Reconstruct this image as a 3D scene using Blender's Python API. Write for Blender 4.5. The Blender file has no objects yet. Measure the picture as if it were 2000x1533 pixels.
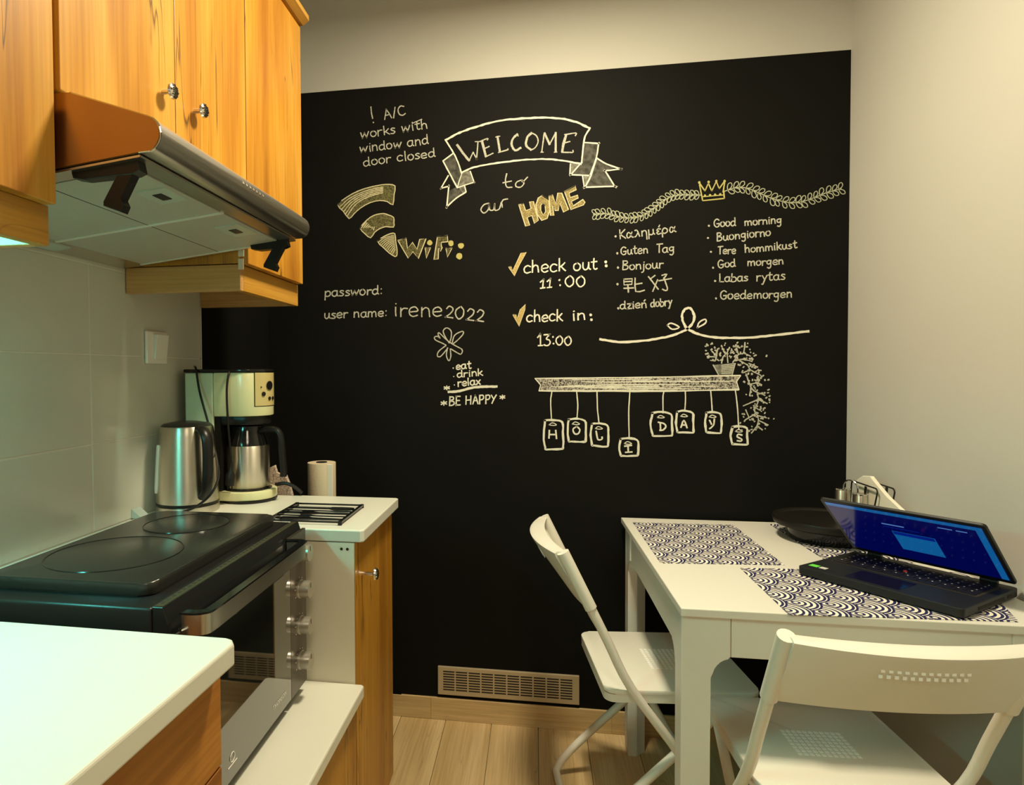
import bpy, bmesh, math, random
from mathutils import Vector, Matrix
random.seed(7)
S = bpy.context.scene
COL = S.collection
PI = math.pi
# ------------------------------------------------------------------ camera
YAW, PITCH, ROLL, F, CX, CY = 0.1641, -0.0261, -0.0052, 1253.55, 837.56, 758.54
CAM = Vector((0.985, 0.0, 1.262))
FWD = Vector((-math.sin(YAW)*math.cos(PITCH), math.cos(YAW)*math.cos(PITCH), math.sin(PITCH)))
_r = Vector((math.cos(YAW), math.sin(YAW), 0)); _u = _r.cross(FWD)
RT = math.cos(ROLL)*_r + math.sin(ROLL)*_u
UP = -math.sin(ROLL)*_r + math.cos(ROLL)*_u
cd = bpy.data.cameras.new('camera'); cam = bpy.data.objects.new('camera', cd); COL.objects.link(cam)
cam.matrix_world = Matrix(((RT.x, UP.x, -FWD.x, CAM.x), (RT.y, UP.y, -FWD.y, CAM.y), (RT.z, UP.z, -FWD.z, CAM.z), (0, 0, 0, 1)))
cd.sensor_width = 36; cd.lens = F*36/2000; cd.clip_start = 0.05
cd.shift_x = (1000-CX)/2000; cd.shift_y = (CY-766.5)/2000
S.camera = cam
# ------------------------------------------------------------------ world, lights, exposure
W = bpy.data.worlds.new('world'); S.world = W; W.use_nodes = True
W.node_tree.nodes['Background'].inputs[0].default_value = (0.75, 0.9, 1.0, 1)
W.node_tree.nodes['Background'].inputs[1].default_value = 0.5
S.view_settings.view_transform = 'Standard'; S.view_settings.look = 'None'
S.view_settings.gamma = 1; S.view_settings.use_curve_mapping = False
S.view_settings.exposure = 0.50
def area(name, loc, target, sx, sy, power, color, spread=PI):
    l = bpy.data.lights.new(name, 'AREA'); l.shape = 'RECTANGLE'; l.size = sx; l.size_y = sy
    l.energy = power; l.color = color; l.spread = spread
    o = bpy.data.objects.new(name, l); COL.objects.link(o); o.location = loc
    o.rotation_euler = (Vector(target)-Vector(loc)).to_track_quat('-Z', 'Y').to_euler()
    return o
area('ceiling_lamp_light', (1.08, 1.40, 2.55), (1.08, 1.40, 0), 0.22, 0.22, 29, (1.0, 0.86, 0.60))
area('room_fill_light', (1.4, -0.9, 2.6), (1.2, -0.4, 0), 0.5, 0.5, 12, (1.0, 0.86, 0.60))  # added warm fill behind the camera, no second lamp known there
# ------------------------------------------------------------------ helpers
def ray(u, v): return FWD + RT*((u-CX)/F) - UP*((v-CY)/F)
def at(u, v, ax, val):
    d = ray(u, v); i = 'xyz'.index(ax); return CAM + d*((val-CAM[i])/d[i])
def link(o): COL.objects.link(o); return o
def thing(name, label, cat, loc=(0, 0, 0), rz=0, group=None):
    o = bpy.data.objects.new(name, None); link(o); o.location = loc; o.rotation_euler = (0, 0, rz)
    o.empty_display_size = 0.05
    o['label'] = label; o['category'] = cat
    if group: o['group'] = group
    return o
def tag(o, label=None, cat=None, group=None, kind=None):
    if label: o['label'] = label
    if cat: o['category'] = cat
    if group: o['group'] = group
    if kind: o['kind'] = kind
    return o
def world_loc(p):
    v = Vector((0, 0, 0))
    while p is not None: v += p.location; p = p.parent
    return v
def obj(name, bm, m, parent=None, smooth=False, local=False, kind=None, label=None):
    """link a bmesh (world coordinates unless local) as one object under parent"""
    if parent is not None and not local:
        bmesh.ops.translate(bm, verts=bm.verts, vec=-world_loc(parent))
    bmesh.ops.recalc_face_normals(bm, faces=bm.faces)
    me = bpy.data.meshes.new(name); bm.to_mesh(me); bm.free()
    ms = m if isinstance(m, (list, tuple)) else [m]
    for k in ms: me.materials.append(k)
    if smooth:
        for p in me.polygons: p.use_smooth = True
        try: me.set_sharp_from_angle(angle=math.radians(38))
        except Exception: pass
    o = link(bpy.data.objects.new(name, me))
    if parent is not None: o.parent = parent
    if kind: o['kind'] = kind
    if label: o['label'] = label
    return o
def B(): return bmesh.new()
def box(bm, x0, x1, y0, y1, z0, z1, bev=0, seg=2, mi=0):
    r = bmesh.ops.create_cube(bm, size=1)
    bmesh.ops.scale(bm, verts=r['verts'], vec=(x1-x0, y1-y0, z1-z0))
    bmesh.ops.translate(bm, verts=r['verts'], vec=((x0+x1)/2, (y0+y1)/2, (z0+z1)/2))
    fs = set(f for v in r['verts'] for f in v.link_faces)
    for f in fs: f.material_index = mi
    if bev:
        es = list(set(e for v in r['verts'] for e in v.link_edges))
        bmesh.ops.bevel(bm, geom=es, offset=bev, segments=seg, affect='EDGES', profile=0.5)
    return bm
def prism(bm, pts, axis, a, b, bev=0, seg=2, mi=0):
    """polygon pts in the plane perpendicular to axis, extruded from a to b.
       axis x: pts=(y,z); y: pts=(x,z); z: pts=(x,y)"""
    def mk(p, t): return {'x': (t, p[0], p[1]), 'y': (p[0], t, p[1]), 'z': (p[0], p[1], t)}[axis]
    v0 = [bm.verts.new(mk(p, a)) for p in pts]; v1 = [bm.verts.new(mk(p, b)) for p in pts]
    n = len(pts); fs = [bm.faces.new(v0), bm.faces.new(v1[::-1])]
    for i in range(n): fs.append(bm.faces.new((v0[i], v0[(i+1) % n], v1[(i+1) % n], v1[i])))
    for f in fs: f.material_index = mi
    if bev:
        es = list(set(e for f in fs[:2] for e in f.edges))
        bmesh.ops.bevel(bm, geom=es, offset=bev, segments=seg, affect='EDGES', profile=0.5)
    return bm
def rrect(x0, x1, y0, y1, r, n=5):
    out = []
    for cx, cy, a0 in ((x1-r, y1-r, 0), (x0+r, y1-r, 90), (x0+r, y0+r, 180), (x1-r, y0+r, 270)):
        for i in range(n+1):
            a = math.radians(a0+90*i/n); out.append((cx+r*math.cos(a), cy+r*math.sin(a)))
    return out
def lathe(bm, prof, cx, cy, seg=32, sx=1, sy=1):
    rings = []
    for r, z in prof:
        if r < 1e-6: rings.append([bm.verts.new((cx, cy, z))])
        else: rings.append([bm.verts.new((cx+sx*r*math.cos(2*PI*i/seg), cy+sy*r*math.sin(2*PI*i/seg), z)) for i in range(seg)])
    for a, b in zip(rings, rings[1:]):
        for i in range(seg):
            j = (i+1) % seg
            if len(a) == 1 and len(b) == 1: continue
            if len(a) == 1: bm.faces.new((a[0], b[j], b[i]))
            elif len(b) == 1: bm.faces.new((a[i], a[j], b[0]))
            else: bm.faces.new((a[i], a[j], b[j], b[i]))
    return bm
def smoothpts(P, n=6, closed=False):
    P = [Vector(p) for p in P]
    if len(P) < 3: return P
    out = []; N = len(P); rng = range(N) if closed else range(N-1)
    for i in rng:
        p0 = P[(i-1) % N] if (closed or i > 0) else P[0]*2-P[1]
        p1 = P[i]; p2 = P[(i+1) % N]
        p3 = P[(i+2) % N] if (closed or i+2 < N) else P[-1]*2-P[-2]
        for k in range(n):
            t = k/n
            out.append(0.5*((2*p1)+(p2-p0)*t+(2*p0-5*p1+4*p2-p3)*t*t+(3*p1-p0-3*p2+p3)*t*t*t))
    if not closed: out.append(P[-1])
    return out
def tube(bm, P, r, seg=10, closed=False, ry=None, caps=True, mi=0):
    P = [Vector(p) for p in P]; N = len(P); rings = []; up = None
    for i in range(N):
        if closed: t = P[(i+1) % N]-P[(i-1) % N]
        else: t = P[min(i+1, N-1)]-P[max(i-1, 0)]
        t.normalize()
        if up is None:
            up = Vector((0, 0, 1)) if abs(t.z) < .9 else Vector((1, 0, 0))
        up = (up-t*up.dot(t)).normalized(); sd = t.cross(up)
        rr = r[i] if isinstance(r, (list, tuple)) else r
        r2 = ry if ry else rr
        rings.append([bm.verts.new(P[i]+sd*(rr*math.cos(2*PI*k/seg))+up*(r2*math.sin(2*PI*k/seg))) for k in range(seg)])
    L = N if closed else N-1
    for i in range(L):
        a, b = rings[i], rings[(i+1) % N]
        for k in range(seg):
            f = bm.faces.new((a[k], a[(k+1) % seg], b[(k+1) % seg], b[k])); f.material_index = mi
    if caps and not closed:
        bm.faces.new(rings[0]); bm.faces.new(rings[-1][::-1])
    return bm
def cyl(bm, p0, p1, r, seg=16, r2=None):
    return tube(bm, [p0, p1], [r, r2 if r2 is not None else r], seg)
def text_bm(s, size, depth=0.0):
    c = bpy.data.curves.new('t', 'FONT'); c.body = s; c.size = size; c.extrude = depth; c.resolution_u = 2
    o = bpy.data.objects.new('t', c); me = bpy.data.meshes.new_from_object(o)
    bm = B(); bm.from_mesh(me); bpy.data.objects.remove(o); bpy.data.meshes.remove(me); bpy.data.curves.remove(c)
    return bm
# ------------------------------------------------------------------ materials
def mat(name, color, rough=0.5, metal=0.0, spec=0.5, bump=0.0, bscale=200, var=0.0, vscale=6, coat=0.0, emis=None, es=0, aniso=0):
    m = bpy.data.materials.new(name); m.use_nodes = True; nt = m.node_tree; b = nt.nodes['Principled BSDF']
    b.inputs['Base Color'].default_value = (*color, 1); b.inputs['Roughness'].default_value = rough
    b.inputs['Metallic'].default_value = metal; b.inputs['Specular IOR Level'].default_value = spec
    b.inputs['Coat Weight'].default_value = coat
    if emis: b.inputs['Emission Color'].default_value = (*emis, 1); b.inputs['Emission Strength'].default_value = es
    tc = nt.nodes.new('ShaderNodeTexCoord')
    nz = nt.nodes.new('ShaderNodeTexNoise'); nz.inputs['Scale'].default_value = vscale; nz.inputs['Detail'].default_value = 4
    nt.links.new(tc.outputs['Object'], nz.inputs['Vector'])
    if var == 0: var = 0.04
    mx = nt.nodes.new('ShaderNodeMix'); mx.data_type = 'RGBA'
    mx.inputs[6].default_value = (*[c*(1-var) for c in color], 1); mx.inputs[7].default_value = (*[min(1, c*(1+var)) for c in color], 1)
    nt.links.new(nz.outputs['Fac'], mx.inputs[0]); nt.links.new(mx.outputs[2], b.inputs['Base Color'])
    if bump:
        n2 = nt.nodes.new('ShaderNodeTexNoise'); n2.inputs['Scale'].default_value = bscale
        nt.links.new(tc.outputs['Object'], n2.inputs['Vector'])
        bp = nt.nodes.new('ShaderNodeBump'); bp.inputs['Strength'].default_value = bump; bp.inputs['Distance'].default_value = 0.002
        nt.links.new(n2.outputs['Fac'], bp.inputs['Height']); nt.links.new(bp.outputs['Normal'], b.inputs['Normal'])
    return m
def turned(name, color, rough):
    m = mat(name, color, rough, 1.0); nt = m.node_tree; b = nt.nodes['Principled BSDF']; b.inputs['Anisotropic'].default_value = .85; b.inputs['Anisotropic Rotation'].default_value = .25
    tg = nt.nodes.new('ShaderNodeTangent'); tg.direction_type = 'RADIAL'; tg.axis = 'Z'; nt.links.new(tg.outputs[0], b.inputs['Tangent']); return m
def brushed(name, color, rough, axis, amt=0.25):
    """brushed metal: fine streaks along axis"""
    m = mat(name, color, rough, 1.0); nt = m.node_tree; b = nt.nodes['Principled BSDF']
    tc = nt.nodes.new('ShaderNodeTexCoord'); mp = nt.nodes.new('ShaderNodeMapping'); sc = [300, 300, 300]; sc['xyz'.index(axis)] = 3
    mp.inputs['Scale'].default_value = sc; nz = nt.nodes.new('ShaderNodeTexNoise'); nz.inputs['Scale'].default_value = 1
    nt.links.new(tc.outputs['Object'], mp.inputs[0]); nt.links.new(mp.outputs[0], nz.inputs['Vector'])
    bp = nt.nodes.new('ShaderNodeBump'); bp.inputs['Strength'].default_value = amt; bp.inputs['Distance'].default_value = 0.0006
    nt.links.new(nz.outputs['Fac'], bp.inputs['Height']); nt.links.new(bp.outputs['Normal'], b.inputs['Normal'])
    return m
def wood(name, axis, c0, c1, c2, rough=0.4, scale=1.0, crack=0.6, offs=0.0, plank=0.0):
    m = bpy.data.materials.new(name); m.use_nodes = True; nt = m.node_tree; b = nt.nodes['Principled BSDF']
    N = nt.nodes.new; L = nt.links.new
    tc = N('ShaderNodeTexCoord'); oi = N('ShaderNodeObjectInfo')
    ad = N('ShaderNodeVectorMath'); ad.operation = 'ADD'
    sc = N('ShaderNodeVectorMath'); sc.operation = 'SCALE'; sc.inputs[0].default_value = (3.1, 5.7, 4.3)
    L(oi.outputs['Random'], sc.inputs['Scale']); L(tc.outputs['Object'], ad.inputs[0]); L(sc.outputs[0], ad.inputs[1])
    def stretched(s, al):
        mp = N('ShaderNodeMapping'); v = [s*scale]*3; v['xyz'.index(axis)] = al*scale
        mp.inputs['Scale'].default_value = v; mp.inputs['Location'].default_value = (offs, offs*1.7, offs*.6)
        L(ad.outputs[0], mp.inputs[0]); return mp
    n1 = N('ShaderNodeTexNoise'); n1.inputs['Scale'].default_value = 1; n1.inputs['Detail'].default_value = 5; n1.inputs['Distortion'].default_value = 0.8
    L(stretched(7, 0.7).outputs[0], n1.inputs['Vector'])
    n2 = N('ShaderNodeTexNoise'); n2.inputs['Scale'].default_value = 1; n2.inputs['Detail'].default_value = 6
    L(stretched(160, 4).outputs[0], n2.inputs['Vector'])
    n3 = N('ShaderNodeTexNoise'); n3.inputs['Scale'].default_value = 1; n3.inputs['Detail'].default_value = 3; n3.inputs['Distortion'].default_value = 1.2
    L(stretched(13, .8).outputs[0], n3.inputs['Vector'])
    rp = N('ShaderNodeValToRGB'); e = rp.color_ramp.elements
    e[0].position = 0.34; e[0].color = (*c0, 1); e[1].position = 0.68; e[1].color = (*c2, 1)
    k = rp.color_ramp.elements.new(0.5); k.color = (*c1, 1)
    L(n1.outputs['Fac'], rp.inputs[0])
    mx = N('ShaderNodeMix'); mx.data_type = 'RGBA'; mx.blend_type = 'MULTIPLY'
    r2 = N('ShaderNodeValToRGB'); e = r2.color_ramp.elements; e[0].position = 0.35; e[0].color = (.72, .68, .62, 1); e[1].position = .6; e[1].color = (1, 1, 1, 1)
    L(n2.outputs['Fac'], r2.inputs[0]); mx.inputs[0].default_value = 0.6
    L(rp.outputs[0], mx.inputs[6]); L(r2.outputs[0], mx.inputs[7])
    # dark cracks: thin iso-lines of the stretched noise, only where a second noise allows
    ab = N('ShaderNodeMath'); ab.operation = 'SUBTRACT'; ab.inputs[1].default_value = 0.5; L(n3.outputs['Fac'], ab.inputs[0])
    a2 = N('ShaderNodeMath'); a2.operation = 'ABSOLUTE'; L(ab.outputs[0], a2.inputs[0])
    r3 = N('ShaderNodeValToRGB'); e = r3.color_ramp.elements; e[0].position = 0.0; e[0].color = (1, 1, 1, 1); e[1].position = .010; e[1].color = (0, 0, 0, 1)
    L(a2.outputs[0], r3.inputs[0])
    n4 = N('ShaderNodeTexNoise'); n4.inputs['Scale'].default_value = 1; n4.inputs['Detail'].default_value = 1
    L(stretched(7, 2.2).outputs[0], n4.inputs['Vector'])
    r4 = N('ShaderNodeValToRGB'); e = r4.color_ramp.elements; e[0].position = .46; e[0].color = (0, 0, 0, 1); e[1].position = .51; e[1].color = (1, 1, 1, 1)
    L(n4.outputs['Fac'], r4.inputs[0])
    mm = N('ShaderNodeMath'); mm.operation = 'MULTIPLY'; L(r3.outputs[0], mm.inputs[0]); L(r4.outputs[0], mm.inputs[1])
    m3 = N('ShaderNodeMath'); m3.operation = 'MULTIPLY'; L(mm.outputs[0], m3.inputs[0]); m3.inputs[1].default_value = crack
    mz = N('ShaderNodeMix'); mz.data_type = 'RGBA'; L(m3.outputs[0], mz.inputs[0]); L(mx.outputs[2], mz.inputs[6]); mz.inputs[7].default_value = (.05, .02, .008, 1)
    L(mz.outputs[2], b.inputs['Base Color']); b.inputs['Roughness'].default_value = rough
    bp = N('ShaderNodeBump'); bp.inputs['Strength'].default_value = .15; bp.inputs['Distance'].default_value = .001
    L(n2.outputs['Fac'], bp.inputs['Height']); L(bp.outputs['Normal'], b.inputs['Normal'])
    return m
OAK = ((.36, .14, .012), (.54, .25, .025), (.68, .37, .065))
M_oak_z = wood('oak_vertical', 'z', *OAK, crack=.85)
M_oak_x = wood('oak_across', 'x', (.50, .26, .08), (.60, .34, .12), (.70, .42, .17), crack=.2)
M_oak_y = wood('oak_lengthwise', 'y', (.38, .17, .02), (.50, .25, .03), (.60, .32, .06), crack=.3)
M_oakb_z = wood('oak_base_vertical', 'z', (.30, .12, .010), (.44, .20, .018), (.56, .29, .036), crack=.8)
M_drawer = wood('drawer_wood', 'y', (.26, .090, .010), (.40, .155, .020), (.52, .23, .040), crack=.1, rough=.45)
M_floor = wood('floor_plank', 'y', (.52, .37, .17), (.61, .45, .235), (.68, .52, .29), rough=.45, crack=.25)
M_base = wood('baseboard_wood', 'x', (.50, .35, .15), (.58, .42, .20), (.64, .48, .25), rough=.5, crack=.1)
M_wall = mat('wall_paint', (.51, .508, .46), .9, bump=.05, bscale=120, var=.02)
M_ceil = mat('ceiling_paint', (.75, .74, .70), .9, var=.02)
M_black = mat('chalkboard_paint', (.0065, .0065, .0055), .62, spec=.07, bump=.05, bscale=300, var=.25, vscale=3)
M_tile = mat('tile_glaze', (.60, .60, .52), .16, bump=.02, bscale=9, var=.02)
M_grout = mat('grout', (.70, .69, .60), .9)
M_work = mat('worktop_laminate', (.66, .665, .58), .28, var=.03)
M_panelw = mat('white_melamine', (.72, .68, .56), .45)
M_dark = mat('dark_void', (.02, .02, .02), .8)
M_cover = mat('black_unit', (.01, .01, .01), .6)
M_white = mat('white_lacquer', (.70, .69, .62), .38, var=.02)
M_chair = mat('white_powder_coat', (.74, .72, .64), .40, var=.02)
M_dot = mat('perforation', (.97, .97, .93), .4)
M_steel = brushed('brushed_steel', (.62, .59, .53), .28, 'y')
M_steelv = turned('brushed_steel_round', (.62, .58, .49), .36)
M_dial = mat('dial_metal', (.60, .57, .50), .36, .85)
M_chrome = mat('polished_chrome', (.72, .69, .62), .16, 1.0)
M_hoodside = brushed('hood_side_metal', (.46, .25, .085), .34, 'x', .15)
M_mesh = mat('filter_mesh', (.56, .57, .50), .45, .4, bump=.9, bscale=900)
M_rim = mat('bright_rim', (.80, .82, .76), .35, .3)
M_dkn = mat('knob_recess', (.05, .045, .035), .35, .8)
M_latch = mat('latch_plate', (.52, .60, .54), .4, .3)
M_blackp = mat('black_plastic', (.009, .009, .008), .35, spec=.3)
M_gloss = mat('black_gloss', (.007, .007, .007), .12, spec=.4)
M_oven = mat('oven_enamel', (.009, .010, .010), .33, spec=.35)
M_hob = mat('hob_plate', (.020, .020, .017), .24)
M_glassd = mat('oven_glass', (.012, .014, .012), .03, spec=1.0, coat=1.0)
M_ctrl = mat('oven_control_panel', (.10, .085, .07), .3, .7)
M_cream = mat('cream_enamel', (.66, .66, .38), .22)
M_cream_lit = mat('cream_enamel_cyan_lit', (.60, .68, .46), .25)  # cream enamel with the tube lamp's cyan light mixed into its colour
M_plate = mat('switch_plastic', (.82, .80, .72), .3)
M_paper = mat('paper_roll', (.62, .52, .36), .95, bump=.3, bscale=160)
M_nap = mat('paper_napkin', (.82, .79, .66), .9, var=.05)
M_vent = mat('vent_metal', (.50, .42, .28), .38, .35)
M_slot = mat('slot_dark', (.015, .013, .01), .9)
M_green = mat('green_sticker', (.15, .75, .08), .4)
M_sil = mat('silver_sticker', (.6, .6, .55), .4)
M_red = mat('red_nub', (.8, .05, .03), .6)
M_lap = mat('laptop_shell', (.012, .014, .015), .45, spec=.3)
M_key = mat('laptop_key', (.010, .010, .011), .4)
M_lamp = mat('lit_diffuser', (1, .95, .8), .5, emis=(.12, .95, .92), es=62)
M_scr = mat('screen_navy', (0, 0, .01), .12, emis=(.0003, .001, .040), es=1)
M_scrb = mat('screen_blue', (0, 0, .01), .12, emis=(.003, .065, .19), es=1)
M_scrm = mat('screen_mid', (0, 0, .01), .12, emis=(.001, .008, .12), es=1)
M_scrt = mat('screen_text', (0, 0, .01), .12, emis=(.05, .12, .30), es=1)
M_sink = mat('sink_steel', (.55, .45, .3), .3, .8)
def chalk_mat(name, c, lo=.38, hi=.55, sc=420, floor=(.02, .02, .017)):
    m = bpy.data.materials.new(name); m.use_nodes = True; nt = m.node_tree; b = nt.nodes['Principled BSDF']
    tc = nt.nodes.new('ShaderNodeTexCoord'); nz = nt.nodes.new('ShaderNodeTexNoise'); nz.inputs['Scale'].default_value = sc; nz.inputs['Detail'].default_value = 3
    nt.links.new(tc.outputs['Object'], nz.inputs['Vector'])
    rp = nt.nodes.new('ShaderNodeValToRGB'); e = rp.color_ramp.elements
    e[0].position = lo; e[0].color = (*floor, 1); e[1].position = hi; e[1].color = (*c, 1)
    nt.links.new(nz.outputs['Fac'], rp.inputs[0]); nt.links.new(rp.outputs[0], b.inputs['Base Color']); b.inputs['Roughness'].default_value = 1
    b.inputs['Specular IOR Level'].default_value = 0
    return m
C_white = chalk_mat('chalk_white', (.50, .50, .41), .24, .50)
C_bold = chalk_mat('chalk_bold', (.70, .69, .57), .14, .42)
C_green = chalk_mat('chalk_greenish', (.40, .42, .30), .2, .45)
C_ochre = chalk_mat('chalk_ochre', (.42, .34, .14), .25, .65, 260, (.03, .025, .01))
C_ochreo = chalk_mat('chalk_ochre_line', (.58, .53, .33), .2, .45)
C_yel = chalk_mat('chalk_yellow', (.46, .42, .15), .18, .42)
C_smudge = chalk_mat('chalk_smudge', (.13, .13, .11), .25, .75, 60, (.03, .03, .025))
C_smudgel = chalk_mat('chalk_smudge_light', (.27, .27, .22), .25, .75, 90, (.08, .08, .065))
C_olive = chalk_mat('chalk_olive_fill', (.17, .155, .07), .3, .65, 200, (.03, .03, .012))
C_plank = chalk_mat('chalk_plank_fill', (.50, .47, .40), .38, .62, 230, (.035, .035, .03))
def fabric_leaf(name):
    m = mat(name, (.55, .45, .36), .9, bump=.2); nt = m.node_tree; b = nt.nodes['Principled BSDF']
    tc = nt.nodes.new('ShaderNodeTexCoord'); v = nt.nodes.new('ShaderNodeTexVoronoi'); v.feature = 'DISTANCE_TO_EDGE'; v.inputs['Scale'].default_value = 120
    nt.links.new(tc.outputs['Object'], v.inputs['Vector'])
    rp = nt.nodes.new('ShaderNodeValToRGB'); e = rp.color_ramp.elements; e[0].position = .03; e[0].color = (.28, .18, .14, 1); e[1].position = .10; e[1].color = (.56, .47, .38, 1)
    nt.links.new(v.outputs['Distance'], rp.inputs[0]); nt.links.new(rp.outputs[0], b.inputs['Base Color']); return m
M_leaf = fabric_leaf('leaf_print_fabric')
def scallop_mat(name, w, cw, cn):
    """overlapping wave (fish scale) print: nodes in object x,y"""
    m = bpy.data.materials.new(name); m.use_nodes = True; nt = m.node_tree; b = nt.nodes['Principled BSDF']
    N = nt.nodes.new; L = nt.links.new
    def M(op, a, c=None, d=None):
        n = N('ShaderNodeMath'); n.operation = op
        for i, x in enumerate((a, c, d)):
            if x is None: continue
            if isinstance(x, (int, float)): n.inputs[i].default_value = x
            else: L(x, n.inputs[i])
        return n.outputs[0]
    tc = N('ShaderNodeTexCoord'); sp = N('ShaderNodeSeparateXYZ'); L(tc.outputs['Object'], sp.inputs[0])
    X = M('ADD', M('DIVIDE', sp.outputs[1], w), 50.0); Y = M('ADD', M('DIVIDE', sp.outputs[0], w), 50.0)
    h = .345; R = .5
    row = M('FLOOR', M('DIVIDE', Y, h))
    def dist(k):
        rk = M('SUBTRACT', row, float(k)); par = M('MULTIPLY', M('FRACT', M('MULTIPLY', rk, .5)), 1.0)
        dx = M('SUBTRACT', M('FRACT', M('SUBTRACT', X, par)), .5); dy = M('SUBTRACT', Y, M('MULTIPLY', rk, h))
        return M('SQRT', M('ADD', M('MULTIPLY', dx, dx), M('MULTIPLY', dy, dy)))
    d0, d1 = dist(0), dist(1)
    dm = dist(-1); in0 = M('LESS_THAN', d0, R); in1 = M('LESS_THAN', d1, R)
    db = M('ADD', M('MULTIPLY', in0, d0), M('MULTIPLY', M('SUBTRACT', 1.0, in0), dm))
    d = M('ADD', M('MULTIPLY', in1, d1), M('MULTIPLY', M('SUBTRACT', 1.0, in1), db))
    ring = M('LESS_THAN', M('FRACT', M('ADD', M('MULTIPLY', d, 9.0), .1)), .52)      # white bands
    edge = M('LESS_THAN', d, .455)
    f = M('MULTIPLY', ring, edge)
    mx = N('ShaderNodeMix'); mx.data_type = 'RGBA'; L(f, mx.inputs[0]); mx.inputs[6].default_value = (*cn, 1); mx.inputs[7].default_value = (*cw, 1)
    L(mx.outputs[2], b.inputs['Base Color']); b.inputs['Roughness'].default_value = .6
    return m
M_mat = scallop_mat('wave_print', .100, (.80, .77, .66), (.012, .012, .075))

# ================================================================== ROOM
YE, YW, ZT = 1.786, 2.282, 2.288       # end of tiles, back wall, top of the blackboard paint
def wr(y): return 1.987 + (YW-y)*.065  # right wall, slightly out of square
ZC = 2.75; YB = -1.95
def struct(name, bm, m, parent=None, smooth=False):
    o = obj(name, bm, m, parent, smooth)
    if parent is None: o['kind'] = 'structure'
    return o
bm = B(); box(bm, -.12, 2.5, YB-.1, YW+.1, -.06, -.012); fl = struct('floor', bm, M_grout)
edges = [.165*k+.005 for k in range(-1, 15)]
pl = 0
for i, (a, b) in enumerate(zip(edges, edges[1:])):
    y = YW - [1.0, 1.18, .9, 1.1][i % 4] - 3.6*1 - 0.0
    ends = [YW - [1.0, 1.18, .9, 1.1][i % 4] - 1.2*k for k in range(4)]
    for y1, y0 in zip([YW]+ends, ends):
        y0, y1 = max(y0, YB), max(y1, YB)
        if y1-y0 > .02 and b > .3:
            bm = B(); dz = random.uniform(-.0004, .0004)
            box(bm, a+.0008, b-.0008, y0+.0008, y1-.0008, -.012, dz, .0006, 1); obj('plank', bm, M_floor, fl)
bm = B(); box(bm, -.12, 2.5, YB-.1, YW+.1, ZC, ZC+.08); struct('ceiling', bm, M_ceil)
# back wall: black painted area and light paint above
bm = B(); box(bm, -.12, 2.2, YW, YW+.1, -.05, ZT); wb = struct('wall_back', bm, M_black)
bm = B(); box(bm, -.12, 2.2, YW-.0004, YW+.1, ZT, ZC); struct('wall_back_upper', bm, M_wall)
# right wall
bm = B(); prism(bm, [(wr(YW), YW), (wr(YB), YB), (wr(YB)+.12, YB), (wr(YW)+.12, YW+.1), (wr(YW), YW+.1)], 'z', -.05, ZC); struct('wall_right', bm, M_wall)
# left wall: tiled part (tiles are pieces), painted upper part, and the black painted return beyond the tiles
bm = B(); box(bm, -.12, -.0012, YB, YE, -.05, ZC); wl = struct('wall_left', bm, M_grout)
for zi, (z0, z1) in enumerate([(.40, .70), (.70, .902), (.902, 1.1015), (1.1015, 1.304), (1.304, 1.506), (1.506, 1.708)]):
    yy = 1.299
    cuts = [YE, 1.299] + [1.299-.486*k for k in range(1, 4)]
    for y1, y0 in zip(cuts, cuts[1:]):
        bm = B(); box(bm, -.008, random.uniform(-.0004, .0002), y0+.0013, y1-.0013, z0+.0013, z1-.0013, .0009, 1); obj('tile', bm, M_tile, wl)
bm = B(); box(bm, -.12, 0, YE, YW+.02, -.05, ZT); box(bm, -.0065, .0, YE-.004, YE, .9, 1.6)
struct('wall_left_return', bm, M_black)
bm = B(); box(bm, -.0065, .0012, YE-.003, YE+.0008, .902, 1.62); struct('trim_1', bm, M_plate)
bm = B(); box(bm, -.12, 0, YE, YW+.02, ZT, ZC); struct('wall_left_upper', bm, M_wall)
# front wall behind the camera, with a window opening
wx0, wx1, wz0, wz1 = .12, 1.12, 1.2, 2.3
bm = B()
box(bm, -.12, wx0, YB-.1, YB, -.05, ZC); box(bm, wx1, 2.5, YB-.1, YB, -.05, ZC); box(bm, wx0, wx1, YB-.1, YB, -.05, wz0); box(bm, wx0, wx1, YB-.1, YB, wz1, ZC)
struct('wall_front', bm, M_wall)
bm = B(); s = .05
box(bm, wx0, wx0+s, YB-.08, YB-.02, wz0, wz1); box(bm, wx1-s, wx1, YB-.08, YB-.02, wz0, wz1); box(bm, wx0+s, wx1-s, YB-.08, YB-.02, wz0, wz0+s)
box(bm, wx0+s, wx1-s, YB-.08, YB-.02, wz1-s, wz1); box(bm, (wx0+wx1)/2-.03, (wx0+wx1)/2+.03, YB-.08, YB-.02, wz0+s, wz1-s)
struct('window_1', bm, M_plate)
# baseboards, in separate boards
bm = B(); box(bm, .5, wr(YW), YW-.009, YW, 0, .078); bb = struct('baseboard_back', bm, M_base)
for a, b in ((0.30, .609), (.6105, 1.2465), (1.248, wr(YW)-.002)):
    bm = B(); box(bm, a, b, YW-.011, YW-.008, .0005, .0795, .0008, 1); obj('board', bm, M_base, bb)
bm = B(); prism(bm, [(wr(YW)-.01, YW-.012), (wr(YB)-.01, YB), (wr(YB), YB), (wr(YW), YW-.012)], 'z', 0, .078); struct('baseboard_right', bm, M_base)

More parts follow.
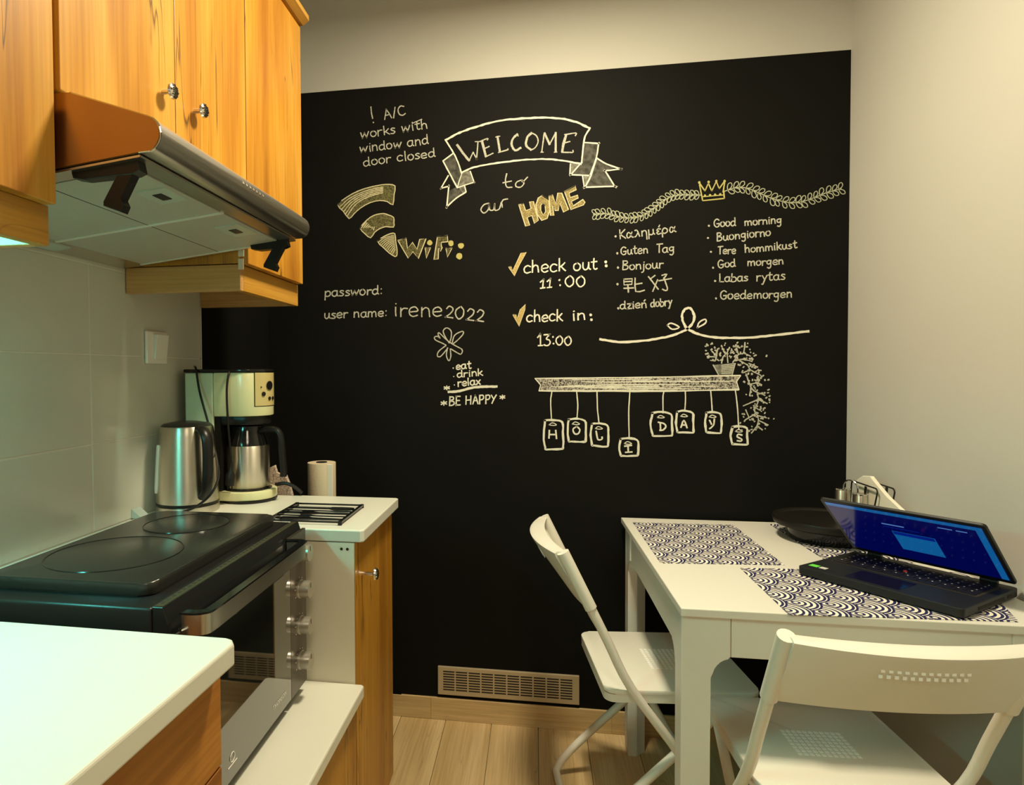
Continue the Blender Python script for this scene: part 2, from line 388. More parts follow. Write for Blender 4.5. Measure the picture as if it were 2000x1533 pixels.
# ================================================================== CHALK on the back wall
CH = [0]
class Chalk:
    def __init__(s): s.bm = B()
    def q(s, u, v):
        p = at(u, v, 'y', YW); return p.x, p.z
    def depth(s): CH[0] += 1; return YW - .0006 - CH[0]*1.2e-6
    def stroke(s, pts, w=3.0, n=5, closed=False, rough=.18, raw=False):
        if len(pts) == 1: pts = [pts[0], (pts[0][0]+.6, pts[0][1]+.6)]
        P = [Vector((*s.q(*p), 0)) for p in pts]
        if n > 1: P = smoothpts(P, n, closed)
        if closed: P = P + [P[0], P[1]]
        # resample for a grainy edge
        y = s.depth(); ww = w*.00164/2; L = []; R = []
        for i, p in enumerate(P):
            t = (P[min(i+1, len(P)-1)]-P[max(i-1, 0)])
            if t.length < 1e-9: t = Vector((1, 0, 0))
            t.normalize(); nn = Vector((-t.y, t.x, 0)); k = ww*(1+random.uniform(-rough, rough))
            k2 = ww*(1+random.uniform(-rough, rough))
            if i == 0: p = p-t*ww*.6
            if i == len(P)-1: p = p+t*ww*.6
            L.append(s.bm.verts.new((p.x+nn.x*k, y, p.y+nn.y*k))); R.append(s.bm.verts.new((p.x-nn.x*k2, y, p.y-nn.y*k2)))
        for i in range(len(P)-1):
            s.bm.faces.new((L[i], L[i+1], R[i+1], R[i]))
    def fill(s, pts):
        y = s.depth(); f = s.bm.faces.new([s.bm.verts.new((a, y, b)) for a, b in (s.q(*p) for p in pts)])
        f.normal_update(); bmesh.ops.triangulate(s.bm, faces=[f], ngon_method='EAR_CLIP')
    def dot(s, u, v, r):
        s.fill([(u+r*math.cos(a)*random.uniform(.85, 1.1), v+r*math.sin(a)*random.uniform(.85, 1.1)) for a in [2*PI*k/9 for k in range(9)]])
    def done(s, name, m, label=None):
        o = obj(name, s.bm, m, wb)
        if label: o['label'] = label
        return o
GL = {
'a': (6.4, '5,5.2 3,6 .9,4.4 .9,1.4 2.6,0 4.4,1 5,4|5,6 5,1.3 6,.1'), 'b': (6, '1,10 1,5 1,.2 3.5,0 5.2,1.5 5,4.5 3,5.8 1,4.4'),
'c': (5.6, '5,5 3,6 1,4.4 .9,1.5 2.6,0 5,.8'), 'd': (6.4, '4.8,5 3,6 .9,4.4 .9,1.4 2.6,0 4.6,1.4|5,10 5,5 5,1.3 5.9,.2'),
'e': (6, '1,2.8 5,3.4 4.4,5.4 3,6 1.1,4.6 .9,1.6 2.6,0 5,.8'), 'g': (6, '4.6,5 3,6 .9,4.6 1.2,2 3,1.4 4.6,3|4.8,6 4.6,2 4.6,-1.8 3.2,-3.8 1.2,-3'),
'h': (6, '1,10 1,5 1,0|1,3.6 2.6,5.8 4.4,5 4.8,2.4 5,0'), 'i': (2.8, '1.3,6 1.3,3 1.5,0|1.4,8.4 1.5,8.1'), 'j': (3.2, '2,6 2,2 1.8,-2.5 .2,-3.8|2.1,8.4 2.2,8.1'),
'k': (5.6, '1,10 1,5 1,0|4.6,6.4 2.8,4.2 1.2,3|2.2,3.6 3.6,1.6 5.2,0'), 'l': (2.6, '1.2,10 1.2,5 1.4,0'),
'm': (8.8, '1,6 1,3 1,0|1,4 2.4,5.8 3.8,5 4.1,2.5 4.2,0|4.2,4 5.8,5.8 7.2,5 7.6,2 7.8,0'), 'n': (6, '1,6 1,3 1,0|1,4 2.8,5.8 4.4,5 4.8,2.4 5,0'),
'o': (5.8, '3,6 1,4.8 .9,1.6 2.8,0 4.8,1.4 5,4.2 3.6,5.8 2.8,6'), 'p': (6, '1,6 1,1 .8,-4|1,4 2.8,6 5,4.8 5,1.6 3,0 1,1'),
'r': (4.8, '1,6 1,3 1,0|1,3.6 2.2,5.6 4.4,5.6'), 's': (4.8, '4.2,5.4 2.4,6 1.2,4.6 2.8,3.2 4.2,1.8 3,.2 .8,.4'),
't': (5, '2.4,9 2.2,4 2.4,1 3.4,0 4.6,.6|.6,6 4.4,6.3'), 'u': (6.2, '1,6 1,2 2.4,0 4.2,1.4 4.8,6|4.8,6 4.9,1.6 6,.2'),
'w': (7.8, '.8,6 1.8,.2 1.8,.2 3.8,5 3.8,5 5.2,.2 5.2,.2 7.2,6'), 'x': (5.4, '.8,6 4.8,0|4.8,6 .6,0'), 'y': (5.6, '.8,6 2.8,1.6|5,6 3,1 1.4,-3.8 .4,-3.6'),
'z': (5.2, '.8,5.8 4.6,5.8 4.6,5.8 .8,.2 .8,.2 5,.2'), 'ń': (6, '1,6 1,3 1,0|1,4 2.8,5.8 4.4,5 4.8,2.4 5,0|3,8 4.2,9.6'),
'G': (7.6, '6.4,8.4 4,10 1.4,7.6 1.2,2.8 3.6,0 6.2,1.4 6.2,4|3.8,4.2 6.8,4.4'), 'T': (6, '.6,9.8 6.4,10|3.2,10 3,5 3,0'), 'B': (6.6, '1.2,10 1.2,5 1,0|1,10 4.4,9.6 4.8,7 1.4,5.4 5,4.4 5.6,1.6 3.6,.1 1,0'),
'L': (5.4, '1,10 1.2,5 1.2,.2 1.2,.2 5,0'), 'A': (6.6, '.8,0 2,5 3.2,10 3.2,10 4.8,5 6,0|1.6,4 5.2,4'), 'C': (6.2, '5.6,8.8 3.4,10 1.2,7.6 1.2,2.4 3.4,0 5.8,1.2'),
'H': (7, '1,10 1,0|5.8,10 5.8,0|1,5 5.8,5.2'), 'P': (6, '1.2,10 1.2,0|1,10 4.4,10 5.2,7.4 3.8,5.2 1.2,5'), 'Y': (6.4, '.8,10 3,5.4|5.8,10 3.4,5 1.6,0'), 'E': (5.8, '5,10 1.2,10 1.2,10 1,0 1,0 5.2,0|1.2,5.2 4.4,5.2'),
'K': (6, '1,10 1,0|5.4,9.6 1.2,5 1.2,5 5.6,0'), '0': (7, '3.4,10 1,7 1,3 3.2,0 5.6,2.6 5.8,7 4.2,9.8 3.4,10'), '1': (4.6, '.6,7 2.6,10 2.6,10 2.6,.2|1,0 4.2,.2'),
'2': (6.2, '1,7.6 2.6,10 5,8.4 4.2,4.6 1,.4 1,.4 5.6,.2'), '3': (6, '.8,9.6 4.8,9.8 4.8,9.8 2.4,6 4.8,4.6 5,1.6 3,-.2 .8,.6'), ':': (3, '1.4,5.6 1.6,5.4|1.4,.8 1.6,.6'), '.': (3, '1.2,1.6 1.5,1.3'),
'/': (4, '3.2,10.5 .8,-.5'), '!': (2.4, '1.2,10 1.2,2.6|1.2,0 1.3,-.2'), '*': (6, '3,8 3,2|.8,6.6 5.2,3.4|5.2,6.6 .8,3.4'), ' ': (4.4, ''),
'α': (6.6, '5.4,6 3.4,1 1.6,.2 .9,3 2,5.8 3.6,5 5,1 6.2,.2'), 'λ': (5.8, '1,7.4 2.8,7.4 4.8,0|3.4,4.4 1.8,1 .6,0'), 'η': (6, '1,6 1,0|1,4 2.8,6 4.4,5 4.8,1 4.8,-4'), 'μ': (6.4, '1,6 1,1 .8,-4|1,1.6 2.8,.2 4.6,1.6 4.8,6|4.8,2 5.8,.2'), 'έ': (5, '4.4,5.4 2.2,6 1.2,4.4 2.8,3.2 1,1.8 2.2,0 4.6,.6|3,8 3.8,10'), 'ρ': (6, '1,-4 1,3 2.8,6 5,4.6 5,1.6 3,0 1.2,1'),
'α2': (6, ''),
}
def write(ck, s, u0, v0, u1, v1, xh, w=2.6, slant=.06, asc=None):
    """handwriting: s written along the baseline (u0,v0)-(u1,v1); xh = height in pixels of the small letters"""
    tot = sum(GL[c][0] for c in s); d = Vector((u1-u0, v1-v0)); L = d.length; d.normalize(); nrm = Vector((d.y, -d.x))
    sx = L/tot; sy = xh/6.0; x = 0
    for c in s:
        adv, spec = GL[c]; jx, jy = random.uniform(-.2, .2), random.uniform(-.3, .3); js = random.uniform(.94, 1.06)
        for st in spec.split('|'):
            if not st: continue
            pts = []
            for k in st.split():
                a, b = map(float, k.split(','))
                px = (x+a+jx)*sx + b*slant*sy; py = (b*js+jy)*sy
                pts.append((u0+d.x*px+nrm.x*py, v0+d.y*px+nrm.y*py))
            ck.stroke(pts, w, 4 if len(pts) > 2 else 3)
        x += adv
def zz(x0, y0, sc, pts): return [(x0+a/sc, y0+b/sc) for a, b in pts]
# --- notice on top left
c = Chalk(); Z = lambda *p: zz(640, 190, 6.387, p)
c.stroke(Z((540, 120), (548, 200), (562, 265)), 2.6); c.dot(*Z((570, 315))[0], 1.6)
write(c, 'A/C', 749, 234.5, 793, 224, 10.6, 2.4)
write(c, 'works with', 704, 271, 836, 250.5, 10.8, 2.4); c.stroke(Z((1055, 325), (1175, 275)), 2.2, 3)
write(c, 'window and', 702, 298, 838, 281, 10.8, 2.4); write(c, 'door closed', 709, 325, 851, 305.5, 10.8, 2.4)
c.done('chalk_lettering', C_white, 'chalk note ! A/C works with window and door closed')
# --- banner
c = Chalk(); Z = lambda *p: zz(850, 210, 5.263, p)
c.fill(Z((80, 550), (185, 475), (215, 560), (265, 680), (225, 820))); c.fill(Z((135, 700), (215, 820), (150, 850), (120, 1010), (310, 880), (225, 825)))
c.fill(Z((1535, 360), (1680, 370), (1650, 520), (1590, 700), (1400, 690), (1500, 570))); c.fill(Z((1655, 520), (1840, 620), (1745, 650), (1830, 800), (1545, 815)))
c.done('chalk_shading', C_smudge)
c = Chalk(); c.fill(Z((265, 680), (350, 650), (400, 765), (235, 815))); c.fill(Z((235, 815), (300, 790), (318, 860), (290, 890)))
c.fill(Z((1390, 580), (1490, 570), (1405, 690), (1385, 680))); c.fill(Z((1515, 705), (1590, 705), (1545, 812), (1525, 800)))
c.done('chalk_shading', C_smudgel)
c = Chalk()
c.stroke(Z((105, 335), (250, 260), (420, 200), (620, 145), (850, 115), (1100, 105), (1300, 115), (1450, 150), (1590, 215)), 4.2, 6, rough=.3)
c.stroke(Z((105, 335), (190, 470), (240, 580), (272, 680)), 3.2); c.stroke(Z((272, 670), (400, 615), (600, 575), (850, 545), (1100, 530), (1300, 545), (1500, 580)), 3.6, 6, rough=.3)
c.stroke(Z((1590, 215), (1540, 300), (1520, 420), (1505, 570)), 3.2)
c.stroke(Z((180, 475), (80, 550)), 2.6, 3); c.stroke(Z((80, 550), (150, 680), (225, 820)), 3); c.stroke(Z((270, 690), (245, 760), (230, 820)), 2)
c.stroke(Z((135, 700), (60, 830), (60, 830), (140, 810), (140, 810), (120, 1020), (120, 1020), (220, 930), (315, 870)), 3, 3)
c.stroke(Z((360, 655), (400, 768), (400, 768), (300, 800), (225, 825)), 2.4, 3); c.stroke(Z((300, 800), (318, 865)), 2.4, 2)
c.stroke(Z((1535, 360), (1680, 370), (1680, 370), (1655, 520), (1590, 700), (1590, 700), (1395, 690), (1395, 690), (1495, 575)), 2.8, 3); c.stroke(Z((1390, 580), (1385, 680)), 2.4, 2)
c.stroke(Z((1660, 520), (1760, 580), (1905, 632), (1905, 632), (1745, 650), (1745, 650), (1845, 810), (1845, 810), (1540, 820), (1540, 820), (1600, 700), (1655, 530)), 3, 3); c.stroke(Z((1515, 705), (1530, 810)), 2.4, 2)
c.done('chalk_banner', C_bold, 'chalk outline of a ribbon banner')
c = Chalk(); k = 3.4
def zs(w, *pts, n=3): c.stroke(Z(*pts), w, n)
zs(5, (225, 385), (290, 475), (350, 545)); zs(2.6, (350, 545), (390, 460)); zs(2.6, (390, 460), (425, 525), (425, 525), (440, 350)); zs(2, (410, 352), (465, 350))
zs(5, (480, 345), (520, 500)); zs(2.6, (460, 350), (540, 318), (535, 335)); zs(2.6, (500, 425), (555, 400)); zs(2.6, (515, 508), (595, 470))
zs(5, (640, 300), (665, 455)); zs(2.6, (650, 462), (745, 435), (745, 425)); zs(2, (622, 305), (665, 295))
zs(4.6, (845, 275), (800, 320), (785, 380), (820, 440), (880, 415), n=5); zs(2, (845, 270), (853, 295))
zs(4.6, (990, 262), (945, 310), (935, 390), (985, 435), n=5); zs(2.6, (990, 262), (1040, 290), (1058, 350), (1030, 410), (985, 438), n=5)
zs(2.6, (1095, 458), (1110, 350), (1120, 262)); zs(4.2, (1125, 262), (1175, 380)); zs(2.6, (1175, 380), (1240, 258)); zs(4, (1240, 258), (1238, 455)); zs(2, (1085, 460), (1112, 460)); zs(2, (1222, 460), (1252, 458))
zs(5, (1345, 285), (1320, 370), (1305, 455)); zs(2.6, (1330, 280), (1445, 262), (1440, 290)); zs(2.6, (1325, 365), (1385, 350)); zs(2.6, (1300, 460), (1410, 462), (1415, 440))
c.done('chalk_lettering', C_white, 'chalk word WELCOME inside the banner')
c = Chalk()
zs(2.6, (735, 680), (722, 745), (735, 815), (790, 820), n=5); zs(2.4, (695, 775), (785, 755)); zs(2.6, (885, 745), (835, 770), (830, 810), (875, 820), (912, 780), (890, 745), (900, 765), (950, 715), n=5)
zs(2.6, (550, 985), (500, 1000), (470, 1050), (500, 1085), (545, 1050), (555, 985), (560, 1050), (600, 1050), (612, 985), (615, 1055), (660, 1040), (680, 975), (690, 1025), n=5); zs(2.6, (680, 985), (700, 950), (745, 940), n=4)
c.done('chalk_lettering', C_white, 'chalk script words to our')
HO = [[(860, 1000), (905, 990), (930, 1060), (985, 1040), (970, 970), (1010, 965), (1060, 1160), (1020, 1190), (995, 1110), (945, 1130), (970, 1210), (930, 1220)],
      [(1100, 905), (1165, 950), (1180, 1050), (1150, 1140), (1095, 1160), (1050, 1100), (1035, 1000), (1060, 930)],
      [(1170, 910), (1205, 900), (1240, 990), (1260, 880), (1300, 880), (1370, 1050), (1320, 1075), (1280, 985), (1265, 1060), (1235, 1060), (1205, 1000), (1220, 1110), (1185, 1110)],
      [(1330, 865), (1440, 805), (1450, 845), (1375, 880), (1390, 925), (1465, 900), (1470, 930), (1400, 965), (1420, 1010), (1520, 945), (1540, 975), (1525, 1000), (1395, 1050)]]
c = Chalk()
for L_ in HO: c.fill(Z(*L_))
c.done('chalk_shading', C_ochre)
c = Chalk(); c.fill(Z((1105, 985), (1130, 1010), (1135, 1070), (1110, 1105), (1085, 1060), (1085, 1005))); c.done('chalk_shading', M_black)
c = Chalk()
for L_ in HO: c.stroke(Z(*L_), 2.2, 1, closed=True)
c.stroke(Z((1105, 985), (1130, 1010), (1135, 1070), (1110, 1105), (1085, 1060), (1085, 1005)), 1.8, 1, closed=True)
c.done('chalk_lettering', C_ochreo, 'ochre block chalk word HOME')
# --- wifi symbol and word
Z = lambda *p: zz(640, 340, 6.667, p)
A1 = [(130, 400), (250, 300), (400, 220), (550, 170), (700, 140), (800, 135), (878, 155), (865, 270), (850, 400), (780, 360), (680, 345), (560, 370), (430, 440), (340, 520), (280, 580), (200, 480)]
A2 = [(425, 710), (470, 640), (560, 560), (640, 525), (730, 515), (800, 535), (860, 565), (862, 630), (858, 690), (760, 685), (680, 710), (610, 760), (560, 830), (490, 780)]
A3 = [(650, 875), (740, 810), (820, 775), (875, 775), (885, 870), (900, 960), (905, 1040), (880, 1075), (800, 1025), (720, 950)]
c = Chalk()
for A in (A1, A2, A3): c.fill(Z(*A))
c.done('chalk_shading', C_olive)
c = Chalk()
for A in (A1, A2, A3): c.stroke(Z(*A), 2.2, 2, closed=True)
for k in range(1, 6):
    t = k/6; c.stroke(Z((130+150*t, 400+180*t), (260+110*t, 300+130*t), (420+60*t, 225+120*t), (600+20*t, 170+120*t), (720, 150+110*t)), 2, 5, rough=.5)
for k in range(7):
    c.stroke(Z((440+28*k, 700-10*k+8*k), (500+16*k, 620+18*k)), 2.2, 2)
for k in range(10):
    t = k/10; c.stroke(Z((665+200*t, 885+170*t), (740+150*t, 830+170*t), (860+20*t, 800+190*t)), 1.6, 2)
c.done('chalk_drawing', C_ochreo, 'chalk wireless signal symbol of three curved bars')
WF = [[(915, 865), (1020, 835), (1040, 970), (1105, 890), (1165, 980), (1200, 850), (1280, 840), (1180, 1100), (1110, 1010), (1050, 1095)], [(1270, 960), (1340, 960), (1285, 1095)],
      [(1430, 820), (1560, 800), (1565, 880), (1480, 890), (1480, 930), (1490, 960), (1470, 1005), (1445, 960), (1440, 1105), (1385, 1112), (1400, 1000)], [(1540, 965), (1620, 965), (1560, 1080)]]
c = Chalk()
for L_ in WF: c.fill(Z(*L_))
c.done('chalk_shading', C_olive)
c = Chalk()
for L_ in WF: c.stroke(Z(*L_), 2.4, 1, closed=True)
c.done('chalk_lettering', C_ochreo, 'chalk block word WiFi')
c = Chalk()
for u, v, r in ((1330, 895, 5.4), (1605, 900, 5.8), (1735, 932, 5.8), (1715, 1070, 6.4)): c.dot(*Z((u, v))[0], r)
c.done('chalk_dots', C_yel)
# --- password lines
c = Chalk(); Z = lambda *p: zz(610, 530, 5.286, p)
write(c, 'password:', 633, 579.5, 748, 574, 10.5, 2.8); write(c, 'user name:', 632, 622.5, 757, 617.5, 10.5, 2.8)
c.done('chalk_lettering', C_white, 'chalk lines reading password: and user name:')
c = Chalk(); write(c, 'irene', 768, 618, 866, 618, 18, 2.8, slant=0); write(c, '2022', 868, 620, 946, 628, 14, 2.8, slant=0); c.done('chalk_lettering', C_white, 'chalk word irene2022')
# --- cutlery flower, eat drink relax
c = Chalk()
P2 = lambda w, *p, n=4: c.stroke(Z(*p), w, n)
P2(2.4, (1415, 740), (1370, 670), (1352, 615), (1385, 583), (1430, 610), (1435, 670), (1418, 740)); P2(2.4, (1440, 750), (1470, 660), (1550, 618), (1555, 650), (1500, 710), (1450, 750))
P2(2.4, (1540, 800), (1440, 745), (1380, 700), (1310, 635), (1300, 655), (1320, 690), (1290, 670), (1260, 680), (1275, 710), (1340, 740), (1380, 760)); P2(2.4, (1380, 765), (1310, 820), (1290, 870), (1320, 880), (1360, 840), (1400, 790))
P2(2.4, (1540, 800), (1550, 825), (1530, 855), (1480, 830), (1430, 800)); P2(2.4, (1395, 790), (1385, 870), (1410, 922), (1430, 880), (1425, 800))
c.done('chalk_drawing', C_white, 'chalk drawing of crossed spoon, knife and fork')
c = Chalk()
c.dot(*Z((1455, 998))[0], 1.4); c.dot(*Z((1460, 1085))[0], 1.2); c.dot(*Z((1467, 1172))[0], 1.2)
write(c, 'eat', 890, 722, 921, 719, 9, 2.8); write(c, 'drink', 892, 737.5, 944, 733, 8.4, 2.6); write(c, 'relax', 893, 755, 939, 750.5, 9, 2.8)
write(c, '*', 866, 764, 880, 763, 8, 2.8); write(c, 'BE HAPPY', 876, 791.5, 970, 787.5, 10, 2.8); write(c, '*', 860, 795, 875, 794, 8.4, 2.6); write(c, '*', 975, 783, 988, 782, 8.4, 2.6)
c.done('chalk_lettering', C_bold, 'chalk list eat drink relax BE HAPPY')
c = Chalk(); P2(5.4, (1405, 1245), (1520, 1235), (1650, 1200), (1780, 1190), (1905, 1188), n=6); c.done('chalk_line', C_bold)
# --- check out / check in
c = Chalk()
write(c, 'check out', 1021, 533.5, 1168, 526, 15, 2.9); c.dot(1183, 511.5, 3); c.dot(1184, 519, 3)
write(c, '11', 1053, 563.5, 1079, 561, 10, 2.8, slant=.2); c.dot(1092.5, 547, 2); c.dot(1094, 557, 2); write(c, '00', 1102, 560, 1145, 560, 13, 2.9, slant=0)
write(c, 'check', 1027, 629, 1100, 626, 13, 3); write(c, 'in', 1117, 626, 1145, 624, 12.5, 3.2); c.dot(1153.5, 615, 2.8); c.dot(1155, 624.5, 2.8)
write(c, '13', 1048, 675, 1077, 675, 13, 2.9, slant=0); c.dot(1080, 658, 1.9); c.dot(1081, 671, 1.9); write(c, '00', 1084, 673.5, 1118, 674, 10.5, 2.9, slant=0)
c.done('chalk_lettering', C_bold, 'chalk text check out: 11:00 check in: 13:00')
Z = lambda *p: zz(980, 470, 6.667, p)
K1 = [(90, 345), (120, 335), (145, 390), (250, 165), (320, 150), (230, 310), (165, 460)]; K2 = [(145, 965), (185, 960), (205, 1010), (240, 900), (310, 830), (300, 900), (225, 1115)]
c = Chalk(); c.fill(Z(*K1)); c.fill(Z(*K2)); c.done('chalk_shading', chalk_mat('chalk_tick_fill', (.60, .45, .16), .2, .6, 260, (.12, .09, .03)))
c = Chalk(); c.stroke(Z(*K1), 1.8, 1, closed=True); c.stroke(Z(*K2), 1.8, 1, closed=True); c.done('chalk_drawing', C_ochreo, 'two ochre chalk ticks')
# --- greetings
c = Chalk()
for s_, u0, v0, u1, v1, xh in (('Kαλημέρα', 1209, 467, 1321, 453, 10.5), ('Guten', 1211, 498.5, 1266, 494, 9.6), ('Tag', 1281, 494, 1318, 492, 10), ('Bonjour', 1214, 527, 1296, 524, 10)): write(c, s_, u0, v0, u1, v1, xh, 2.4)
write(c, 'dzień', 1210, 604, 1264, 601, 9.4, 2.6); write(c, 'dobry', 1270, 600, 1313, 596, 9, 2.6)
Z = lambda *p: zz(1140, 330, 5.11, p)
for u, v in ((318, 673), (335, 842), (342, 985), (337, 1150), (345, 1390)): c.dot(*Z((u, v))[0], 2.4)
for L_ in (((400, 1100), (485, 1095), (480, 1152), (402, 1157), (400, 1100)), ((402, 1127), (480, 1122)), ((440, 1155), (447, 1230)), ((400, 1192), (497, 1187)), ((513, 1088), (520, 1222), (606, 1210)), ((520, 1150), (582, 1140)),
           ((645, 1075), (745, 1200)), ((712, 1063), (662, 1100)), ((738, 1105), (688, 1222)), ((780, 1062), (830, 1050), (797, 1095)), ((800, 1085), (835, 1190), (820, 1215), (785, 1200)), ((750, 1115), (876, 1092))): c.stroke(Z(*L_), 2.8, 1 if len(L_) > 4 else 2)
c.done('chalk_lettering', C_white, 'first column of chalk greetings from Greek to Polish')
c = Chalk()
for s_, u0, v0, u1, v1, xh in (('Good', 1393, 444, 1438, 441, 9.2), ('morning', 1453, 441, 1527, 436, 9), ('Buongiorno', 1399, 471, 1506, 460, 9.4), ('Tere', 1401, 497, 1438, 495, 9.4), ('hommikust', 1454, 494, 1557, 484, 9),
                               ('God', 1401, 524, 1437, 520, 9), ('morgen', 1459, 520, 1531, 516, 9), ('Labas', 1403, 550.5, 1461, 549, 9.6), ('rytas', 1476, 549, 1534, 546, 10), ('Goedemorgen', 1405, 585, 1547, 581, 10)): write(c, s_, u0, v0, u1, v1, xh, 2.4)
Z = lambda *p: zz(1370, 340, 4.51, p)
for u, v in ((65, 455), (57, 563), (83, 685), (102, 825), (120, 942), (127, 1095)): c.dot(*Z((u, v))[0], 2.2)
c.done('chalk_lettering', C_white, 'second column of chalk greetings from English to Dutch')
# --- leaf garlands and crown
def garland(pts, name_label, flip, n, ll):
    c = Chalk(); c.stroke(pts, 1.8, 6); P = smoothpts([Vector((*p, 0)) for p in pts], 12); 
    Ls = [0]
    for a, b in zip(P, P[1:]): Ls.append(Ls[-1]+(b-a).length)
    for k in range(n):
        s_ = Ls[-1]*(k+.5)/n; i = next(j for j in range(len(Ls)) if Ls[j] >= s_); p = P[i]; t = (P[min(i+1, len(P)-1)]-P[max(i-1, 0)]).normalized()*flip
        for sd in (-1, 1):
            a = math.radians(48)*sd+random.uniform(-.12, .12); d = Vector((t.x*math.cos(a)-t.y*math.sin(a), t.x*math.sin(a)+t.y*math.cos(a))); nn = Vector((-d.y, d.x)); l = ll*random.uniform(.9, 1.1); q = Vector((p.x, p.y))
            c.stroke([tuple(q+d*(l*x)+nn*(l*y)) for x, y in ((.0, 0), (.35, .22), (.75, .27), (1, 0), (.75, -.24), (.35, -.2), (0, 0))], 1.7, 2, rough=.1)
    c.done('chalk_garland', C_green, name_label)
Z = lambda *p: zz(1140, 330, 5.11, p)
garland(Z((95, 455), (220, 445), (330, 475), (440, 490), (560, 475), (650, 430), (740, 360), (840, 290), (930, 262), (1060, 260), (1170, 262)), 'left half of the chalk leaf garland', -1, 24, 12.5)
Z = lambda *p: zz(1370, 340, 4.51, p)
garland(Z((195, 155), (300, 120), (400, 125), (500, 165), (620, 215), (760, 250), (880, 245), (1000, 205), (1100, 165), (1230, 130)), 'right half of the chalk leaf garland', 1, 19, 15)
c = Chalk()
c.stroke(Z((-18, 95), (10, 235), (10, 235), (200, 215), (200, 215), (195, 150)), 2.6, 1); c.stroke(Z((12, 200), (190, 185)), 2, 1)
c.stroke(Z((-15, 85), (30, 150), (30, 150), (60, 80), (60, 80), (90, 150), (90, 150), (130, 65), (130, 65), (155, 130), (155, 130), (205, 60), (205, 60), (190, 160)), 2.4, 1)
for u, v in ((-20, 75), (62, 70), (130, 62), (203, 62)): c.dot(*Z((u, v))[0], 2.6)
for k in range(4): c.dot(*Z((30+45*k, 190-4*k))[0], 2.4)
c.done('chalk_drawing', C_yel, 'small yellow chalk crown')
# --- ribbon line with loop
c = Chalk(); Z = lambda *p: zz(980, 320, 2.554, p)
c.stroke(Z((490, 875), (580, 888), (680, 885), (800, 868), (880, 845), (935, 815), (960, 770), (945, 725), (918, 722), (900, 750), (905, 790), (930, 825), (1000, 855), (1100, 868), (1250, 865), (1400, 850), (1530, 835)), 4.8, 7, rough=.25)
for L_ in (((825, 805), (845, 795), (885, 815), (850, 825), (825, 805)), ((975, 818), (985, 790), (1015, 775), (1015, 795), (975, 818))): c.stroke(Z(*L_), 3, 3)
c.done('chalk_drawing', C_bold, 'long chalk ribbon line with a loop')
# --- drawn shelf
c = Chalk(); c.fill([(1045, 739), (1445, 734), (1440, 746), (1443, 761), (1056, 764), (1056, 752)]); c.done('chalk_shading', C_plank)
c = Chalk()
for k in range(16):
    v = 738+26*random.random(); a = 1052+300*random.random(); b = a+60+random.random()*120; b = min(b, 1440); c.stroke([(a, v+random.uniform(-1, 1)), ((a+b)/2, v), (b, v-1+random.uniform(-1, 1))], 1.6, 3, rough=.6)
c.stroke([(1045, 739), (1180, 738), (1300, 736), (1446, 733)], 2.6, 4, rough=.4); c.stroke([(1053, 763), (1180, 764), (1300, 764), (1442, 761)], 3, 4, rough=.5); c.stroke([(1045, 739), (1056, 752), (1053, 763)], 2.4, 1); c.stroke([(1446, 734), (1438, 745), (1443, 761)], 2.2, 1)
c.done('chalk_drawing', C_bold, 'chalk drawing of a long wooden shelf')
# --- hanging tags
Z1 = lambda *p: zz(1020, 660, 6.132, p); Z2 = lambda *p: zz(1240, 650, 6.387, p)
TG = [('H', Z1, [(355, 640), (340, 760), (350, 970)], (250, 985, 490, 1330), [[(325, 1105), (320, 1200)], [(400, 1105), (410, 1205)], [(325, 1155), (405, 1155)]]),
      ('O', Z1, [(650, 640), (665, 800), (655, 960)], (535, 975, 760, 1245), [[(650, 1060), (610, 1090), (625, 1145), (670, 1145), (690, 1095), (650, 1060)]]),
      ('L', Z1, [(895, 640), (900, 840), (920, 1030)], (815, 1030, 1030, 1295), [[(885, 1115), (905, 1215), (955, 1210), (955, 1185)]]),
      ('I', Z1, [(1290, 600), (1275, 900), (1280, 1200)], (1155, 1210, 1385, 1410), [[(1265, 1290), (1270, 1365)], [(1225, 1295), (1310, 1285)], [(1235, 1370), (1315, 1365)]]),
      ('D', Z2, [(365, 720), (350, 800), (350, 1000)], (190, 1000, 465, 1280), [[(315, 1120), (320, 1210)], [(290, 1115), (360, 1130), (385, 1170), (350, 1210), (310, 1215)]]),
      ('A', Z2, [(628, 720), (630, 850), (620, 980)], (505, 985, 730, 1245), [[(575, 1180), (610, 1090), (650, 1185)], [(585, 1150), (640, 1150)]]),
      ('Y', Z2, [(945, 720), (955, 850), (965, 990)], (870, 995, 1075, 1245), [[(930, 1090), (955, 1140)], [(990, 1075), (980, 1150), (930, 1195)]]),
      ('S', Z2, [(1250, 700), (1275, 900), (1295, 1200)], (1195, 1175, 1405, 1395), [[(1335, 1275), (1290, 1265), (1275, 1295), (1330, 1325), (1320, 1350), (1275, 1345)]])]
for ch, Zf, st, (a, b, d, e), let in TG:
    c = Chalk(); c.stroke(Zf(*st), 2.4, 4)
    w_ = d-a; h_ = e-b; j = lambda: random.uniform(-8, 8)
    c.stroke(Zf((a+.1*w_, b), (a+j(), b+.5*h_), (a+.1*w_, e-.05*h_), (a+.2*w_, e+j()), (d-.1*w_, e+j()), (d, e-.1*h_), (d+j(), b+.4*h_), (d-.05*w_, b+.06*h_), (a+.5*w_, b+j()-8), (a+.08*w_, b)), 4.2, 3, rough=.3)
    cx_ = (a+d)/2; c.stroke(Zf((cx_-50, b+55), (cx_-10, b+30), (cx_+40, b+55), (cx_, b+62), (cx_-50, b+55)), 1.8, 3)
    for L_ in let: c.stroke(Zf(*L_), 3.2, 3)
    c.done('chalk_tag', C_bold, 'chalk tag with the letter %s' % ch)
